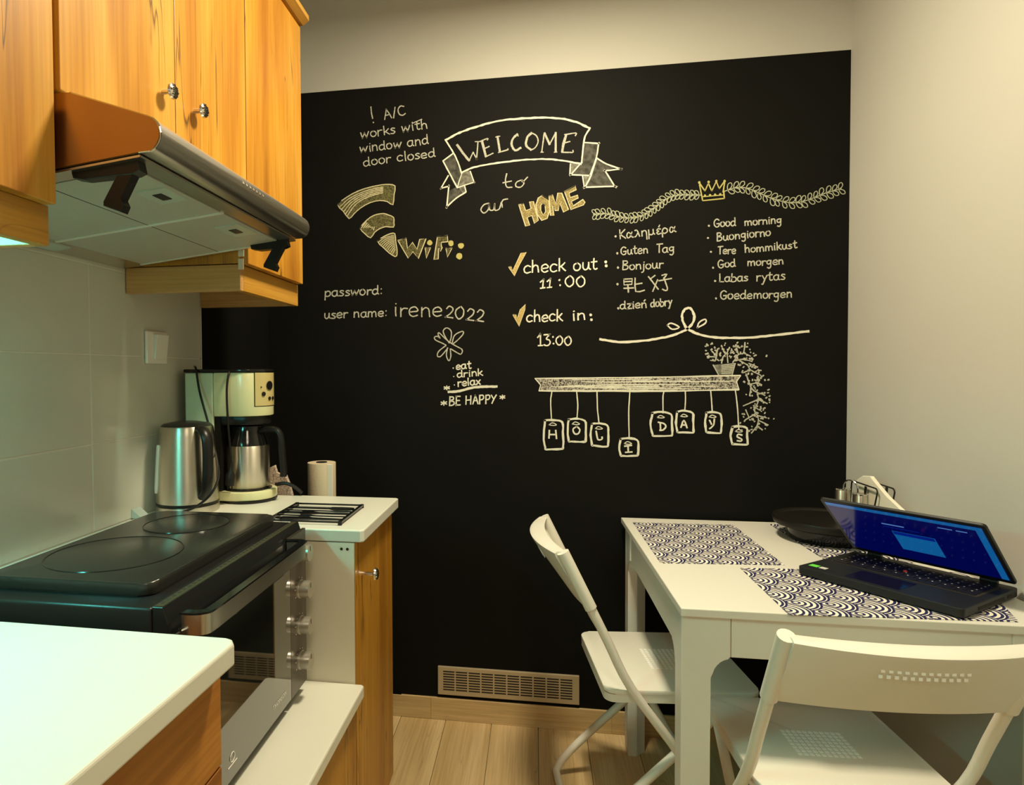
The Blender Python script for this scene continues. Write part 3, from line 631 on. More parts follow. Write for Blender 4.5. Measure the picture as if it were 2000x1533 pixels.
# --- drawn trailing plant in a basket
c = Chalk(); c.fill(Z2((985, 400), (1250, 375), (1215, 520), (1045, 520))); c.done('chalk_shading', C_smudgel)
c = Chalk()
for k in range(6): c.stroke(Z2((1080, 405+20*k), (1240-6*k, 385+22*k)), 1.8, 2)
c.stroke(Z2((975, 400), (1040, 520)), 2.4, 2); c.stroke(Z2((1250, 380), (1212, 520)), 2.2, 2)
BR = [[(1220, 370), (1290, 270), (1355, 250), (1370, 120)], [(1355, 250), (1440, 290)], [(1250, 350), (1340, 330), (1460, 355)], [(1310, 350), (1400, 400), (1440, 460), (1570, 530)], [(1420, 380), (1530, 430)], [(1440, 460), (1340, 500), (1345, 470)],
      [(1385, 510), (1430, 640), (1480, 720), (1600, 770)], [(1430, 640), (1540, 620)], [(1450, 680), (1430, 780)], [(1525, 760), (1540, 850), (1490, 960), (1520, 1020), (1540, 1090), (1520, 1160), (1450, 1250)], [(1540, 830), (1350, 910)], [(1540, 830), (1650, 880)],
      [(1500, 930), (1580, 980)], [(1500, 1010), (1370, 1090)], [(1420, 1050), (1380, 960)], [(1540, 1090), (1660, 1150)], [(1530, 1030), (1640, 1060)], [(1520, 1160), (1590, 1210)], [(1160, 370), (1150, 250), (1180, 180)], [(1080, 380), (1100, 300), (1150, 250)],
      [(1000, 350), (1020, 280), (1030, 200)], [(1010, 300), (900, 295)], [(1000, 350), (940, 345)], [(960, 230), (1010, 280)], [(1290, 270), (1270, 190)]]
for L_ in BR: c.stroke(Z2(*L_), 2.4, 3, rough=.3)
c.done('chalk_drawing', C_white, 'chalk drawing of a trailing plant in a basket')
c = Chalk(); rd = random.Random(3)
for k in range(210):
    t = rd.random()
    if t < .3: u, v = rd.uniform(880, 1300), rd.uniform(130, 350)-rd.uniform(0, 1)*10
    else:
        v = rd.uniform(120, 1230); mid = 1420+90*math.sin((v-200)/1000*PI)-(60 if v < 450 else 0)+60*(v > 700); u = mid+rd.gauss(0, 78)
    if u > 1750 or (u < 1310 and 520 < v < 720): continue
    a = rd.random()*PI; l = rd.uniform(4, 10); c.stroke(Z2((u-l*math.cos(a), v-l*math.sin(a)), (u+l*math.cos(a), v+l*math.sin(a))), rd.uniform(2.2, 3.6), 1)
o = c.done('chalk_leaves', C_white); o['kind'] = 'stuff'

# ================================================================== VENT GRILLE
def ybx(x0, x1, z0, z1): return x0, x1, z0, z1
vt = thing('vent_grille', 'beige metal slotted air vent low on the black wall', 'vent', (.886, YW, .092))
bm = B(); box(bm, .636, 1.137, YW-.010, YW-.0005, .092, .195, .002, 2)
fr = obj('frame', bm, M_vent, vt)
bm = B()
for i in range(10):
    for j in range(8):
        x0 = .656+i*.0462; z0 = .110+j*.0094
        box(bm, x0, x0+.041, YW-.0106, YW-.0098, z0, z0+.0044)
obj('slots', bm, M_slot, vt, kind='stuff', label='dark slots of the vent')

# ================================================================== UPPER CABINETS
def knob(parent, x, y, z, r=.0145, ln=.026):
    k = B(); cyl(k, (x, y, z), (x+ln-.004, y, z), .0048, 12)
    o = obj('knob', k, M_chrome, parent, smooth=True)
    k = B(); P = [(0, ln), (r*.6, ln-.001), (r*.92, ln-.004), (r, ln-.008), (r*.6, ln-.012), (0, ln-.013)]
    lathe(k, [(a, b) for a, b in P], 0, 0, 20)
    bmesh.ops.rotate(k, verts=k.verts, cent=(0, 0, 0), matrix=Matrix.Rotation(PI/2, 3, 'Y')); bmesh.ops.translate(k, verts=k.verts, vec=(x, y, z))
    for a in range(-3, 4):
        for b in range(-3, 4):
            if a*a+b*b < 10: box(k, x+ln-.004, x+ln+.0007-.0002*(a*a+b*b), y+a*.0036-.0010, y+a*.0036+.0010, z+b*.0036-.0010, z+b*.0036+.0010, mi=1)
    h = obj('knob_head', k, [M_chrome, M_dkn], o, smooth=True)
    h.location = (0, 0, 0)
    return o
def fixparent(o): pass
def cabinet_door(parent, x0, x1, y0, y1, z0, z1, m, name='door'):
    bm = B(); box(bm, x0, x1, y0+.0012, y1-.0012, z0, z1, .0012, 2); return obj(name, bm, m, parent)
ZTOP = 2.262
# near-left cabinet with lit underside
ca = thing('wall_cabinet', 'oak wall cabinet nearest the camera at the left edge, light glowing underneath', 'cabinet', (0.002, .5, 1.50))
bm = B(); box(bm, .002, .30, .18, .812, 1.502, ZTOP); obj('body', bm, M_oak_z, ca)
cabinet_door(ca, .301, .320, .455, .814, 1.500, ZTOP-.01, M_oak_z); cabinet_door(ca, .301, .320, .18, .453, 1.500, ZTOP-.01, M_oak_z)
bm = B(); box(bm, .283, .300, .2, .822, 1.444, 1.501, .001, 1); obj('light_valance', bm, M_oak_y, ca)
bm = B(); box(bm, .004, .282, .806, .822, 1.444, 1.501, .001, 1); obj('light_valance', bm, M_oak_x, ca)
bm = B(); box(bm, .022, .050, .25, .79, 1.466, 1.490, .003, 2); obj('light_tube', bm, M_lamp, ca, label='glowing tube lamp under the cabinet')
# hood cabinet with two doors
cb = thing('wall_cabinet', 'oak wall cabinet with two knobbed doors above the range hood', 'cabinet', (.002, 1.124, 1.668))
bm = B(); box(bm, .002, .30, .824, 1.424, 1.668, ZTOP); obj('body', bm, M_oak_z, cb)
d = cabinet_door(cb, .301, .320, .824, 1.124, 1.666, ZTOP-.01, M_oak_z); knob(d, .320, 1.083, 1.771)
d = cabinet_door(cb, .301, .320, 1.124, 1.424, 1.666, ZTOP-.01, M_oak_z); knob(d, .320, 1.193, 1.780)
# far tall cabinet
cc = thing('wall_cabinet', 'oak wall cabinet at the far end beside the blackboard, with valance boards below', 'cabinet', (.002, 1.605, 1.456))
bm = B(); box(bm, .002, .30, 1.426, 1.784, 1.520, ZTOP); obj('body', bm, M_oak_z, cc)
cabinet_door(cc, .301, .320, 1.426, 1.788, 1.518, ZTOP-.01, M_oak_z)
bm = B(); box(bm, .002, .299, 1.428, 1.446, 1.456, 1.5175, .0008, 1); obj('light_valance', bm, M_oak_x, cc)
bm = B(); box(bm, .282, .2995, 1.447, 1.800, 1.456, 1.5175, .0008, 1); obj('light_valance', bm, M_oak_y, cc)
bm = B(); box(bm, .002, .2815, 1.782, 1.799, 1.456, 1.5175, .0008, 1); obj('light_valance', bm, M_oak_x, cc)
bm = B(); box(bm, .296, .310, 1.4245, 1.4262, 1.535, 1.56); box(bm, .296, .309, 1.4242, 1.4258, 1.505, 1.530); obj('hinge_plate', bm, M_panelw, cc)
# cornice along the top
bm = B(); prism(bm, [(0.002, ZTOP), (.325, ZTOP), (.343, ZTOP+.012), (.343, ZTOP+.026), (.002, ZTOP+.026)], 'y', .18, 1.797, .001, 1)
tag(obj('cornice', bm, M_oak_y), 'oak top cornice board running along all the wall cabinets', 'moulding')

# ================================================================== RANGE HOOD
hd = thing('range_hood', 'steel range hood with rounded front under the oak cabinets', 'range hood', (.0, 1.12, 1.52))
def us(x): return 1.515+.115*x
prof = [(.004, us(.004)+.006), (.455, us(.455)+.003)] 
nose = []
for k in range(9):
    a = math.radians(-70+ (145)*k/8); nose.append((.450+.024*math.cos(a), 1.594+.025*math.sin(a)))
prof = [(.004, us(.004)+.004), (.44, us(.44)+.004)]+nose+[(.335, 1.660), (.004, 1.662)]
bm = B(); prism(bm, prof, 'y', .828, 1.420); obj('shell', bm, M_steel, hd, smooth=True)
sp = [(x if x < .44 else x-.002, z) for x, z in prof]
bm = B(); prism(bm, sp, 'y', .8245, .8285); obj('side_panel', bm, M_hoodside, hd, smooth=True, label='brown glossy side panel of the hood')
bm = B(); P3 = [(x, z) for x, z in prof]
tube(bm, [Vector((x, .8255, z)) for x, z in P3[1:-1]], .0014, 6); obj('edge_trim', bm, M_chrome, hd)
def under(bm, x0, x1, y0, y1, t0, t1, mi=0):
    vs = [bm.verts.new((x, y, us(x)-t)) for t in (t0, t1) for x, y in ((x0, y0), (x1, y0), (x1, y1), (x0, y1))]
    for f in ((0, 1, 2, 3), (7, 6, 5, 4), (0, 4, 5, 1), (1, 5, 6, 2), (2, 6, 7, 3), (3, 7, 4, 0)):
        g = bm.faces.new([vs[i] for i in f]); g.material_index = mi
for y0, y1 in ((.862, 1.124), (1.129, 1.398)):
    bm = B(); under(bm, .065, .408, y0, y1, -.002, .002); f_ = obj('grease_filter', bm, M_mesh, hd)
    bm = B(); yc = .985 if y0 < 1 else 1.25
    hw = .036 if y0 < 1 else .044
    under(bm, .352, .402, yc-hw, yc+hw, .002, .0045); obj('latch_plate', bm, M_latch, f_)
    bm = B(); under(bm, .368, .384, yc-.016, yc+.016, .0045, .0056); obj('latch', bm, M_blackp, f_)
    bm = B(); under(bm, .0615, .412, y1-.0012, y1+.0052, -.001, .0040); obj('filter_rim', bm, M_rim, f_)
    bm = B(); under(bm, .259, .2605, y0, y1, .0015, .0023); obj('fold_line', bm, M_slot, f_)
bm = B(); under(bm, .004, .062, .828, 1.42, -.004, .0005); under(bm, .412, .44, .828, 1.42, -.002, .0012); under(bm, .062, .412, .828, .860, -.002, .0012); under(bm, .062, .412, 1.403, 1.42, -.002, .0012); obj('underside_frame', bm, M_steel, hd)
bm = B(); under(bm, .012, .05, .9, 1.18, .0005, .0035); obj('lamp_cover', bm, M_latch, hd)
for ya, side in ((.846, 1), (1.396, -1)):
    xo = 0 if side == 1 else .018
    prism(bm := B(), [(.325+xo, us(.325+xo)+.002), (.430, us(.43)+.002), (.434, us(.43)-.016), (.424, us(.42)-.019), (.345+xo, us(.345)-.014), (.328+xo, us(.328)-.009)], 'y', ya-.010, ya+.010, .001, 1)
    prism(bm, [(.398, 1.546), (.424, 1.548), (.401, 1.511), (.407, 1.502), (.402, 1.492), (.375, 1.502), (.375, 1.508)], 'y', ya-.009, ya+.009, .001, 1)
    obj('visor_bracket', bm, M_blackp, hd, label='black plastic bracket under the hood')
bm = B()
for k in range(7):
    y = 1.085+k*.014; 
    p0 = Vector((.466, y, 1.609)); p1 = Vector((.474, y-.004, 1.596)); tube(bm, [p0, p1], .0022, 6)
obj('control_button', bm, M_chrome, hd, kind='stuff')

# ================================================================== LIGHT SWITCH
sw = thing('light_switch', 'white rocker light switch on the tiled wall above the kettle', 'light switch', (0, 1.547, 1.286))
bm = B(); box(bm, .0004, .008, 1.501, 1.593, 1.286, 1.371, .003, 2); obj('cover_plate', bm, M_plate, sw)
bm = B(); prism(bm, [(.008, 1.298), (.0125, 1.298), (.0155, 1.330), (.0195, 1.362), (.008, 1.362)], 'y', 1.530, 1.583, .0008, 1); obj('rocker', bm, M_plate, sw)

# ================================================================== FAR BASE CABINET (raised worktop)
fc = thing('base_cabinet', 'tall oak base cabinet with a white end panel at the far end', 'cabinet', (.30, 1.6, 0))
bm = B(); box(bm, .004, .578, 1.405, 1.423, .10, .872, .0006, 1, 0); obj('end_panel', bm, M_panelw, fc, label='white end panel')
bm = B(); box(bm, .0, .0, 0, 0, 0, 0) if False else None
bm = B(); box(bm, .5785, .5800, 1.405, 1.423, .10, .872); obj('edge_band', bm, M_oakb_z, fc)
bm = B(); box(bm, .004, .56, 1.424, 1.784, .10, .872); obj('body', bm, M_oakb_z, fc)
d = cabinet_door(fc, .561, .580, 1.425, 1.786, .102, .870, M_oakb_z); knob(d, .580, 1.462, .785, .015, .040)
bm = B(); box(bm, .02, .53, 1.41, 1.78, 0, .10); obj('plinth', bm, M_oakb_z, fc)
for x in (.548, .562):
    bm = B(); cyl(bm, (x, 1.4055, .858), (x, 1.4035, .858), .0032, 12); obj('screw_cap', bm, M_slot, fc)
bm = B(); pts = [(.004, 1.404), (.592, 1.404), (.600, 1.411), (.600, 1.780), (.594, 1.786), (.004, 1.786)]
prism(bm, pts, 'z', .874, .902, .003, 2)
tag(obj('worktop', bm, M_work), 'raised cream worktop at the far end carrying the kettle and coffee machine', 'worktop')
# wall side ledge behind the oven + seal strip
bm = B(); box(bm, .002, .047, .79, 1.4035, .876, .902, .001, 1)
tag(obj('wall_ledge', bm, M_work), 'narrow cream ledge along the tiles behind the oven', 'ledge')
bm = B(); prism(bm, [(.001, .903), (.030, .903), (.001, .926)], 'y', 1.436, 1.47, 0); tag(obj('seal_strip', bm, M_latch), 'short grey sealing strip on the tiles beside the kettle', 'trim strip')
bm2 = None
# lower shelf (niche) for the oven
bm = B(); prism(bm, [(.004, .784), (.598, .784), (.600, 1.398), (.594, 1.4035), (.004, 1.4035)], 'z', .520, .549, .004, 2)
tag(obj('worktop', bm, M_work), 'low cream worktop the mini oven stands on', 'worktop')
lc = thing('base_cabinet', 'low oak cabinet below the oven worktop', 'cabinet', (.3, 1.1, 0))
bm = B(); box(bm, .004, .56, .80, 1.402, .10, .518); obj('body', bm, M_oakb_z, lc)
cabinet_door(lc, .561, .580, .80, 1.085, .102, .516, M_oakb_z); cabinet_door(lc, .561, .580, 1.087, 1.404, .102, .516, M_oakb_z)
bm = B(); box(bm, .02, .53, .80, 1.40, 0, .10); obj('plinth', bm, M_oakb_z, lc)
# ================================================================== NEAR WORKTOP + DRAWERS
bm = B(); prism(bm, [(.004, .06), (.585, .06), (.6075, .755), (.600, .766), (.590, .770), (.004, .778)], 'z', .889, .919, .004, 3)
tag(obj('worktop', bm, M_work), 'bright cream worktop in the lower left foreground', 'worktop')
bm = B(); bx = rrect(.06, .345, .10, .655, .05, 5); prism(bm, bx, 'z', .9192, .9205, .0005, 1); bx2 = rrect(.075, .33, .115, .64, .045, 5)
o = tag(obj('sink_basin', bm, M_sink), 'steel sink rim sunk in the near worktop, at the very left edge', 'sink')
dc = thing('drawer_cabinet', 'brown wood drawer cabinet under the near worktop', 'cabinet', (.3, .4, 0))
bm = B(); box(bm, .004, .556, .08, .770, .10, .887); obj('body', bm, M_drawer, dc)
for z0, z1 in ((.745, .884), (.50, .742), (.12, .497)):
    bm = B(); box(bm, .557, .576, .085, .779, z0, z1, .001, 1); obj('drawer_front', bm, M_drawer, dc)
bm = B(); box(bm, .02, .53, .09, .77, 0, .10); obj('plinth', bm, M_drawer, dc)

# ================================================================== MINI OVEN with hotplates
ov = thing('mini_oven', 'black mini oven with two hotplates on top and a steel handle', 'oven', (.28, 1.09, .55))
OY0, OY1, OX0, OX1, OZ0, OZ1 = .828, 1.362, .085, .445, .568, .927
bm = B(); box(bm, OX0, OX1, OY0, OY1, OZ0, OZ1, .005, 3); obj('body', bm, M_oven, ov, smooth=True)
bm = B(); prism(bm, rrect(.135, .420, .868, 1.340, .022, 6), 'z', .9275, .948, .004, 3); hp = obj('hob_top', bm, M_hob, ov, smooth=True)
for (hx, hy, hr) in ((.262, 1.010, .109), (.268, 1.232, .083)):
    bm = B(); lathe(bm, [(0, .9488), (hr-.002, .9488), (hr, .9482), (hr+.0012, .9482)], hx, hy, 48); obj('hotplate', bm, M_hob, ov, smooth=True)
    bm = B(); rr = []
    tube(bm, [Vector((hx+(hr+.0015)*math.cos(2*PI*k/60), hy+(hr+.0015)*math.sin(2*PI*k/60), .9482)) for k in range(60)], .0011, 5, closed=True); obj('hotplate_ring', bm, M_gloss, ov, smooth=True)
bm = B(); prism(bm, [(.446, OZ0), (.470, OZ0), (.470, .905), (.462, .9285), (.446, .9285)], 'y', .830, 1.360, .0008, 1); obj('front_frame', bm, M_oven, ov)
bm = B(); box(bm, .4468, .4600, .834, 1.356, .9280, .9287); obj('vent_strip', bm, mat('olive_metal', (.07, .068, .035), .35, .4), ov)
bm = B()
for k in range(34): box(bm, .4488, .4535, .845+k*.0145, .853+k*.0145, .9286, .9290)
obj('steam_slots', bm, M_slot, ov, kind='stuff')
# glass door
bm = B(); box(bm, .4705, .480, .832, 1.265, .575, .890, .0015, 1); dr = obj('door', bm, M_glassd, ov)
bm = B(); box(bm, .4802, .4808, .870, 1.23, .640, .850); obj('door_window', bm, M_glassd, dr)
hb = [(.481, .850, .899), (.500, .848, .900), (.512, .853, .900), (.518, .868, .900), (.5185, .95, .900), (.5185, 1.22, .900), (.516, 1.238, .900), (.508, 1.247, .900), (.481, 1.248, .899)]
hpth = smoothpts(hb, 5)
bm = B()
def strip(bm, P, t, h):
    """flat bar of thickness t and height h along a level path"""
    rings = []
    for i, p in enumerate(P):
        d_ = (P[min(i+1, len(P)-1)]-P[max(i-1, 0)]).normalized(); s_ = d_.cross(Vector((0, 0, 1)))
        rings.append([bm.verts.new(p+s_*a*t/2+Vector((0, 0, b*h/2))) for a, b in ((-1, -1), (1, -1), (1, 1), (-1, 1))])
    for a, b in zip(rings, rings[1:]):
        for k in range(4): bm.faces.new((a[k], a[(k+1) % 4], b[(k+1) % 4], b[k]))
    bm.faces.new(rings[0]); bm.faces.new(rings[-1][::-1]); return bm
strip(bm, hpth, .006, .031); obj('handle', bm, M_steel, dr, label='wide steel bar handle', smooth=True)
bm = B(); strip(bm, [p+Vector((0, 0, .0168)) for p in hpth], .014, .003); obj('handle_top', bm, M_gloss, dr, smooth=True)
# control side
bm = B(); box(bm, .4705, .479, 1.268, 1.360, .573, .915, .001, 1); cp = obj('control_panel', bm, M_ctrl, ov)
for zk in (.872, .792, .713, .636):
    k = B(); cyl(k, (.479, 1.318, zk), (.483, 1.318, zk), .0200, 28); cyl(k, (.483, 1.318, zk), (.505, 1.318, zk), .0182, 28)
    o = obj('dial', k, M_dial, cp, smooth=True)
    k = B(); box(k, .5052, .5056, 1.3172, 1.3188, zk+.004, zk+.014); obj('dial_mark', k, M_slot, o)
    k = B()
    for a in range(7):
        t = math.radians(-120+40*a); cyl(k, (.4792, 1.318+.025*math.sin(t), zk+.025*math.cos(t)), (.4797, 1.318+.025*math.sin(t), zk+.025*math.cos(t)), .0011, 6)
    obj('dial_scale', k, M_plate, cp, kind='stuff')
t = text_bm('THOMSON', .0135)
bmesh.ops.rotate(t, verts=t.verts, cent=(0, 0, 0), matrix=Matrix.Rotation(PI/2, 3, 'X')); bmesh.ops.rotate(t, verts=t.verts, cent=(0, 0, 0), matrix=Matrix.Rotation(PI/2, 3, 'Z'))
bmesh.ops.translate(t, verts=t.verts, vec=(.4806, 1.168, .602)); obj('brand_lettering', t, M_plate, dr)
bm = B(); tube(bm, [Vector((.4806, .998+.008*math.cos(a*PI/6), .614+.008*math.sin(a*PI/6))) for a in range(12)], .0008, 5, closed=True); cyl(bm, (.4806, .982, .602), (.4806, 1.014, .602), .0008, 5); obj('warning_mark', bm, M_plate, dr)
for x in (.12, .43):
    for y in (.86, 1.33):
        bm = B(); cyl(bm, (x, y, .5495), (x, y, .569), .012, 14); obj('foot', bm, M_blackp, ov)
bm = B(); box(bm, .33, .42, 1.345, 1.349, .9247, .9252); obj('energy_sticker', bm, M_latch, ov)

# ================================================================== KETTLE
kc = (.085, 1.552)
kt = thing('kettle', 'brushed steel electric kettle with dark handle beside the coffee machine', 'kettle', (*kc, .902))
bm = B(); lathe(bm, [(0, .9022), (.078, .9022), (.080, .906), (.079, .920), (.074, .923), (0, .923)], *kc, 40); obj('power_base', bm, M_steelv, kt, smooth=True)
bm = B(); lathe(bm, [(0, .923), (.0785, .923), (.0785, .929), (0, .929)], *kc, 40); obj('base_ring', bm, M_blackp, kt, smooth=True)
bm = B(); lathe(bm, [(0, .929), (.078, .929), (.0785, .945), (.076, .99), (.0725, 1.05), (.069, 1.10), (.0668, 1.120), (.064, 1.124), (0, 1.124)], *kc, 48); obj('body', bm, M_steelv, kt, smooth=True)
bm = B(); lathe(bm, [(.064, 1.1245), (.058, 1.130), (.03, 1.1355), (0, 1.137)], *kc, 40); obj('lid', bm, M_blackp, kt, smooth=True)
ha = math.radians(-32)   # handle direction
hv = Vector((math.cos(ha), math.sin(ha), 0))
P = [(.050, 1.120), (.078, 1.118), (.096, 1.103), (.103, 1.075), (.103, 1.03), (.100, .99), (.093, .960), (.078, .945)]
bm = B(); tube(bm, smoothpts([Vector((kc[0], kc[1], 0))+hv*a+Vector((0, 0, b)) for a, b in P], 4), .0145, 12, ry=.009); obj('handle', bm, M_blackp, kt, smooth=True, label='dark plastic handle')
bm = B(); g = math.radians(195); gv = Vector((math.cos(g), math.sin(g), 0)); gv = Vector((-.70, -.714, 0)).normalized(); sdv = gv.cross(Vector((0, 0, 1)))
rings = []
for z, rr_ in ((.955, .0775), (.965, .0775), (1.00, .0757), (1.04, .0733), (1.068, .0716), (1.078, .071)):
    hw = .0065 if .96 < z < 1.075 else .003
    c0 = Vector((kc[0], kc[1], z))+gv*(rr_+.0005); rings.append([bm.verts.new(c0+sdv*s_+gv*t_) for s_, t_ in ((-hw, -.002), (-hw, .0032), (hw, .0032), (hw, -.002))])
for a, b in zip(rings, rings[1:]):
    for k in range(4): bm.faces.new((a[k], a[(k+1) % 4], b[(k+1) % 4], b[k]))
bm.faces.new(rings[0]); bm.faces.new(rings[-1][::-1]); obj('water_gauge', bm, M_plate, kt, label='pale water level window')

# ================================================================== COFFEE MACHINE
cm = thing('coffee_machine', 'cream drip coffee machine with black top in the corner', 'coffee machine', (.16, 1.71, .902))
hcx, hcy, hr = .182, 1.712, .070
def dplan(x0, r, cx=hcx, cy=hcy, n=14, yn=None):
    pts = [(x0, cy-r), (cx, cy-r)]
    for k in range(1, n): a = math.radians(-90+180*k/n); pts.append((cx+r*math.cos(a), cy+r*math.sin(a)))
    return pts+[(cx, cy+r), (x0, cy+r)]
bm = B(); box(bm, .028, .112, hcy-hr, hcy+hr, .925, 1.262, .004, 2); obj('water_tank', bm, M_cream_lit, cm, label='flat cream water tank column with cyan lamp light painted into its colour')
bm = B(); prism(bm, dplan(.114, hr), 'z', 1.142, 1.262, .003, 2); hh = obj('brew_head', bm, M_cream, cm, smooth=True, label='cream rounded brew head')
bm = B(); prism(bm, dplan(.026, hr+.002), 'z', 1.2625, 1.272, .003, 2); obj('lid', bm, M_gloss, cm, smooth=True)
bm = B(); prism(bm, dplan(.114, hr-.008), 'z', 1.118, 1.1415, .002, 1); obj('filter_holder', bm, M_blackp, cm, smooth=True)
bm = B(); box(bm, .113, .130, hcy-hr+.004, hcy+hr-.004, .925, 1.141); obj('rear_panel', bm, M_blackp, cm)
bm = B(); lathe(bm, [(0, .9022), (.076, .9022), (.078, .906), (.078, .910), (0, .910)], hcx, hcy, 40); obj('foot_ring', bm, M_blackp, cm, smooth=True)
bm = B(); prism(bm, dplan(.030, .0775), 'z', .9105, .934, .003, 2); obj('base', bm, M_cream, cm, smooth=True)
bm = B(); lathe(bm, [(0, .9342), (.066, .9342), (.067, .936), (.062, .938), (0, .938)], hcx-.004, hcy, 36); obj('warming_plate', bm, M_gloss, cm, smooth=True)
# control panel curved on the head front, facing +x and towards the camera
def arcpatch(a0, a1, z0, z1, r0, r1, n=8):
    bm = B(); rings = []
    for k in range(n+1):
        a = math.radians(a0+(a1-a0)*k/n); c_, s_ = math.cos(a), math.sin(a)
        rings.append([bm.verts.new((hcx+r*c_, hcy+r*s_, z)) for r, z in ((r0, z0), (r1, z0), (r1, z1), (r0, z1))])
    for a, b in zip(rings, rings[1:]):
        for k in range(4): bm.faces.new((a[k], a[(k+1) % 4], b[(k+1) % 4], b[k]))
    bm.faces.new(rings[0]); bm.faces.new(rings[-1][::-1]); return bm
obj('control_border', arcpatch(-52, 50, 1.168, 1.262, .069, .0706), M_blackp, hh, smooth=True)
cpn = obj('control_panel', arcpatch(-50, 48, 1.170, 1.2615, .069, .0712), mat('tan_panel', (.50, .42, .18), .25), hh, smooth=True)
def radial(a, z, r, d0=.0712, d1=.0735, n=18):
    a = math.radians(a); v = Vector((math.cos(a), math.sin(a), 0)); c0 = Vector((hcx, hcy, z)); bm = B(); cyl(bm, c0+v*d0, c0+v*d1, r, n); return bm
obj('dial', radial(-12, 1.226, .0125), M_gloss, hh, smooth=True)
for a, z, r in ((-30, 1.203, .006), (-12, 1.190, .005), (2, 1.190, .005), (-36, 1.222, .0018)): obj('button', radial(a, z, r), M_blackp, hh, smooth=True)
# thermal carafe standing in the machine
cf = thing('carafe', 'steel thermal carafe with black lid and handle inside the coffee machine', 'carafe', (.178, 1.712, .938))
cx_, cy_ = .178, 1.712
bm = B(); lathe(bm, [(0, .9382), (.058, .9382), (.061, .942), (.062, 1.00), (.061, 1.050), (.059, 1.058), (0, 1.058)], cx_, cy_, 40); obj('body', bm, M_steelv, cf, smooth=True)
bm = B(); lathe(bm, [(0, 1.0585), (.059, 1.0585), (.055, 1.075), (.045, 1.098), (.043, 1.112), (0, 1.116)], cx_, cy_, 36); obj('lid', bm, M_gloss, cf, smooth=True)
P = [(.040, 1.098), (.075, 1.103), (.100, 1.098), (.110, 1.075), (.114, 1.03), (.117, .990), (.116, .972)]
hd2 = Vector((math.cos(math.radians(-8)), math.sin(math.radians(-8)), 0))
bm = B(); tube(bm, smoothpts([Vector((cx_, cy_, 0))+hd2*a*.98+Vector((0, 0, b)) for a, b in P], 4), .0125, 10, ry=.009); obj('handle', bm, M_blackp, cf, smooth=True)
# cords
def cord(pts, r, label, plug=False, name='power_cord'):
    t = thing(name, label, 'cord', pts[0]); bm = B(); tube(bm, smoothpts(pts, 6), r, 8); obj('cable', bm, M_blackp, t, smooth=True)
    return t
A_ = lambda u, v, y: at(u, v, 'y', y)
cord([A_(380, 716, 1.66), A_(383, 722, 1.636), A_(390, 765, 1.62), A_(405, 820, 1.60), A_(418, 870, 1.585), A_(427, 925, 1.52), A_(414, 962, 1.48), A_(385, 988, 1.47), Vector((.112, 1.4735, .912))], .0032, 'black kettle cord looping down in front of the kettle from the machine top')
p2 = cord([A_(455, 722, 1.70), A_(448, 726, 1.642), A_(443, 760, 1.630), A_(445, 820, 1.628), A_(449, 870, 1.628), A_(452, 905, 1.628)], .0032, 'black cord with a plug hanging in front of the carafe')
bm = B(); a, b = A_(452, 902, 1.628), A_(449, 948, 1.628); tube(bm, [a, a.lerp(b, .35), a.lerp(b, .55), b], [.005, .0055, .0125, .0115], 12); cyl(bm, b+Vector((-.006, 0, 0)), b+Vector((-.006, 0, -.010)), .0022, 8); cyl(bm, b+Vector((.006, 0, 0)), b+Vector((.006, 0, -.010)), .0022, 8)
obj('plug', bm, M_blackp, p2, smooth=True)
cord([Vector((.235, 1.772, .934)), Vector((.262, 1.774, .938)), Vector((.285, 1.775, .932)), Vector((.303, 1.777, .920)), Vector((.314, 1.778, .9095))], .0055, 'short black cord stub behind the coffee machine base')
# leaf-print cloth board behind
bm = B(); pts = [at(u, v, 'y', 1.815) for u, v in ((521, 916), (538, 908), (541, 924), (560, 928), (566, 945), (574, 972), (574, 985), (500, 985), (500, 930))]
prism(bm, [(p.x, p.z) for p in pts], 'y', 1.808, 1.822, .002, 2)
tag(obj('oven_mitt', bm, M_leaf), 'beige leaf-print oven mitt standing behind the coffee machine', 'oven mitt')
# unit standing in the gap behind the cabinet, holding the roll
bm = B(); box(bm, .03, .46, 1.806, 2.262, .0, .795, .004, 2)
tag(obj('side_unit', bm, M_cover), 'black low unit in the gap between cabinet and black wall', 'cabinet')
# paper towel roll
rc = (.288, 2.03)
pt_ = thing('paper_towel_roll', 'beige paper towel roll behind the far worktop', 'paper roll', (*rc, .796))
bm = B(); lathe(bm, [(.0185, .797), (.046, .797), (.0465, .80), (.0465, .962), (.046, .964), (.0185, .964), (.0185, .797)], *rc, 36)
obj('paper_roll', bm, M_paper, pt_, smooth=True)
bm = B(); lathe(bm, [(.0165, .797), (.018, .797), (.018, .966), (.0165, .966), (.0165, .797)], *rc, 24); obj('cardboard_core', bm, M_slot, pt_, smooth=True)
bm = B(); box(bm, rc[0]+.030, rc[0]+.0485, rc[1]-.036, rc[1]-.0325, .797, .9625, .001, 1); obj('loose_sheet', bm, M_nap, pt_)
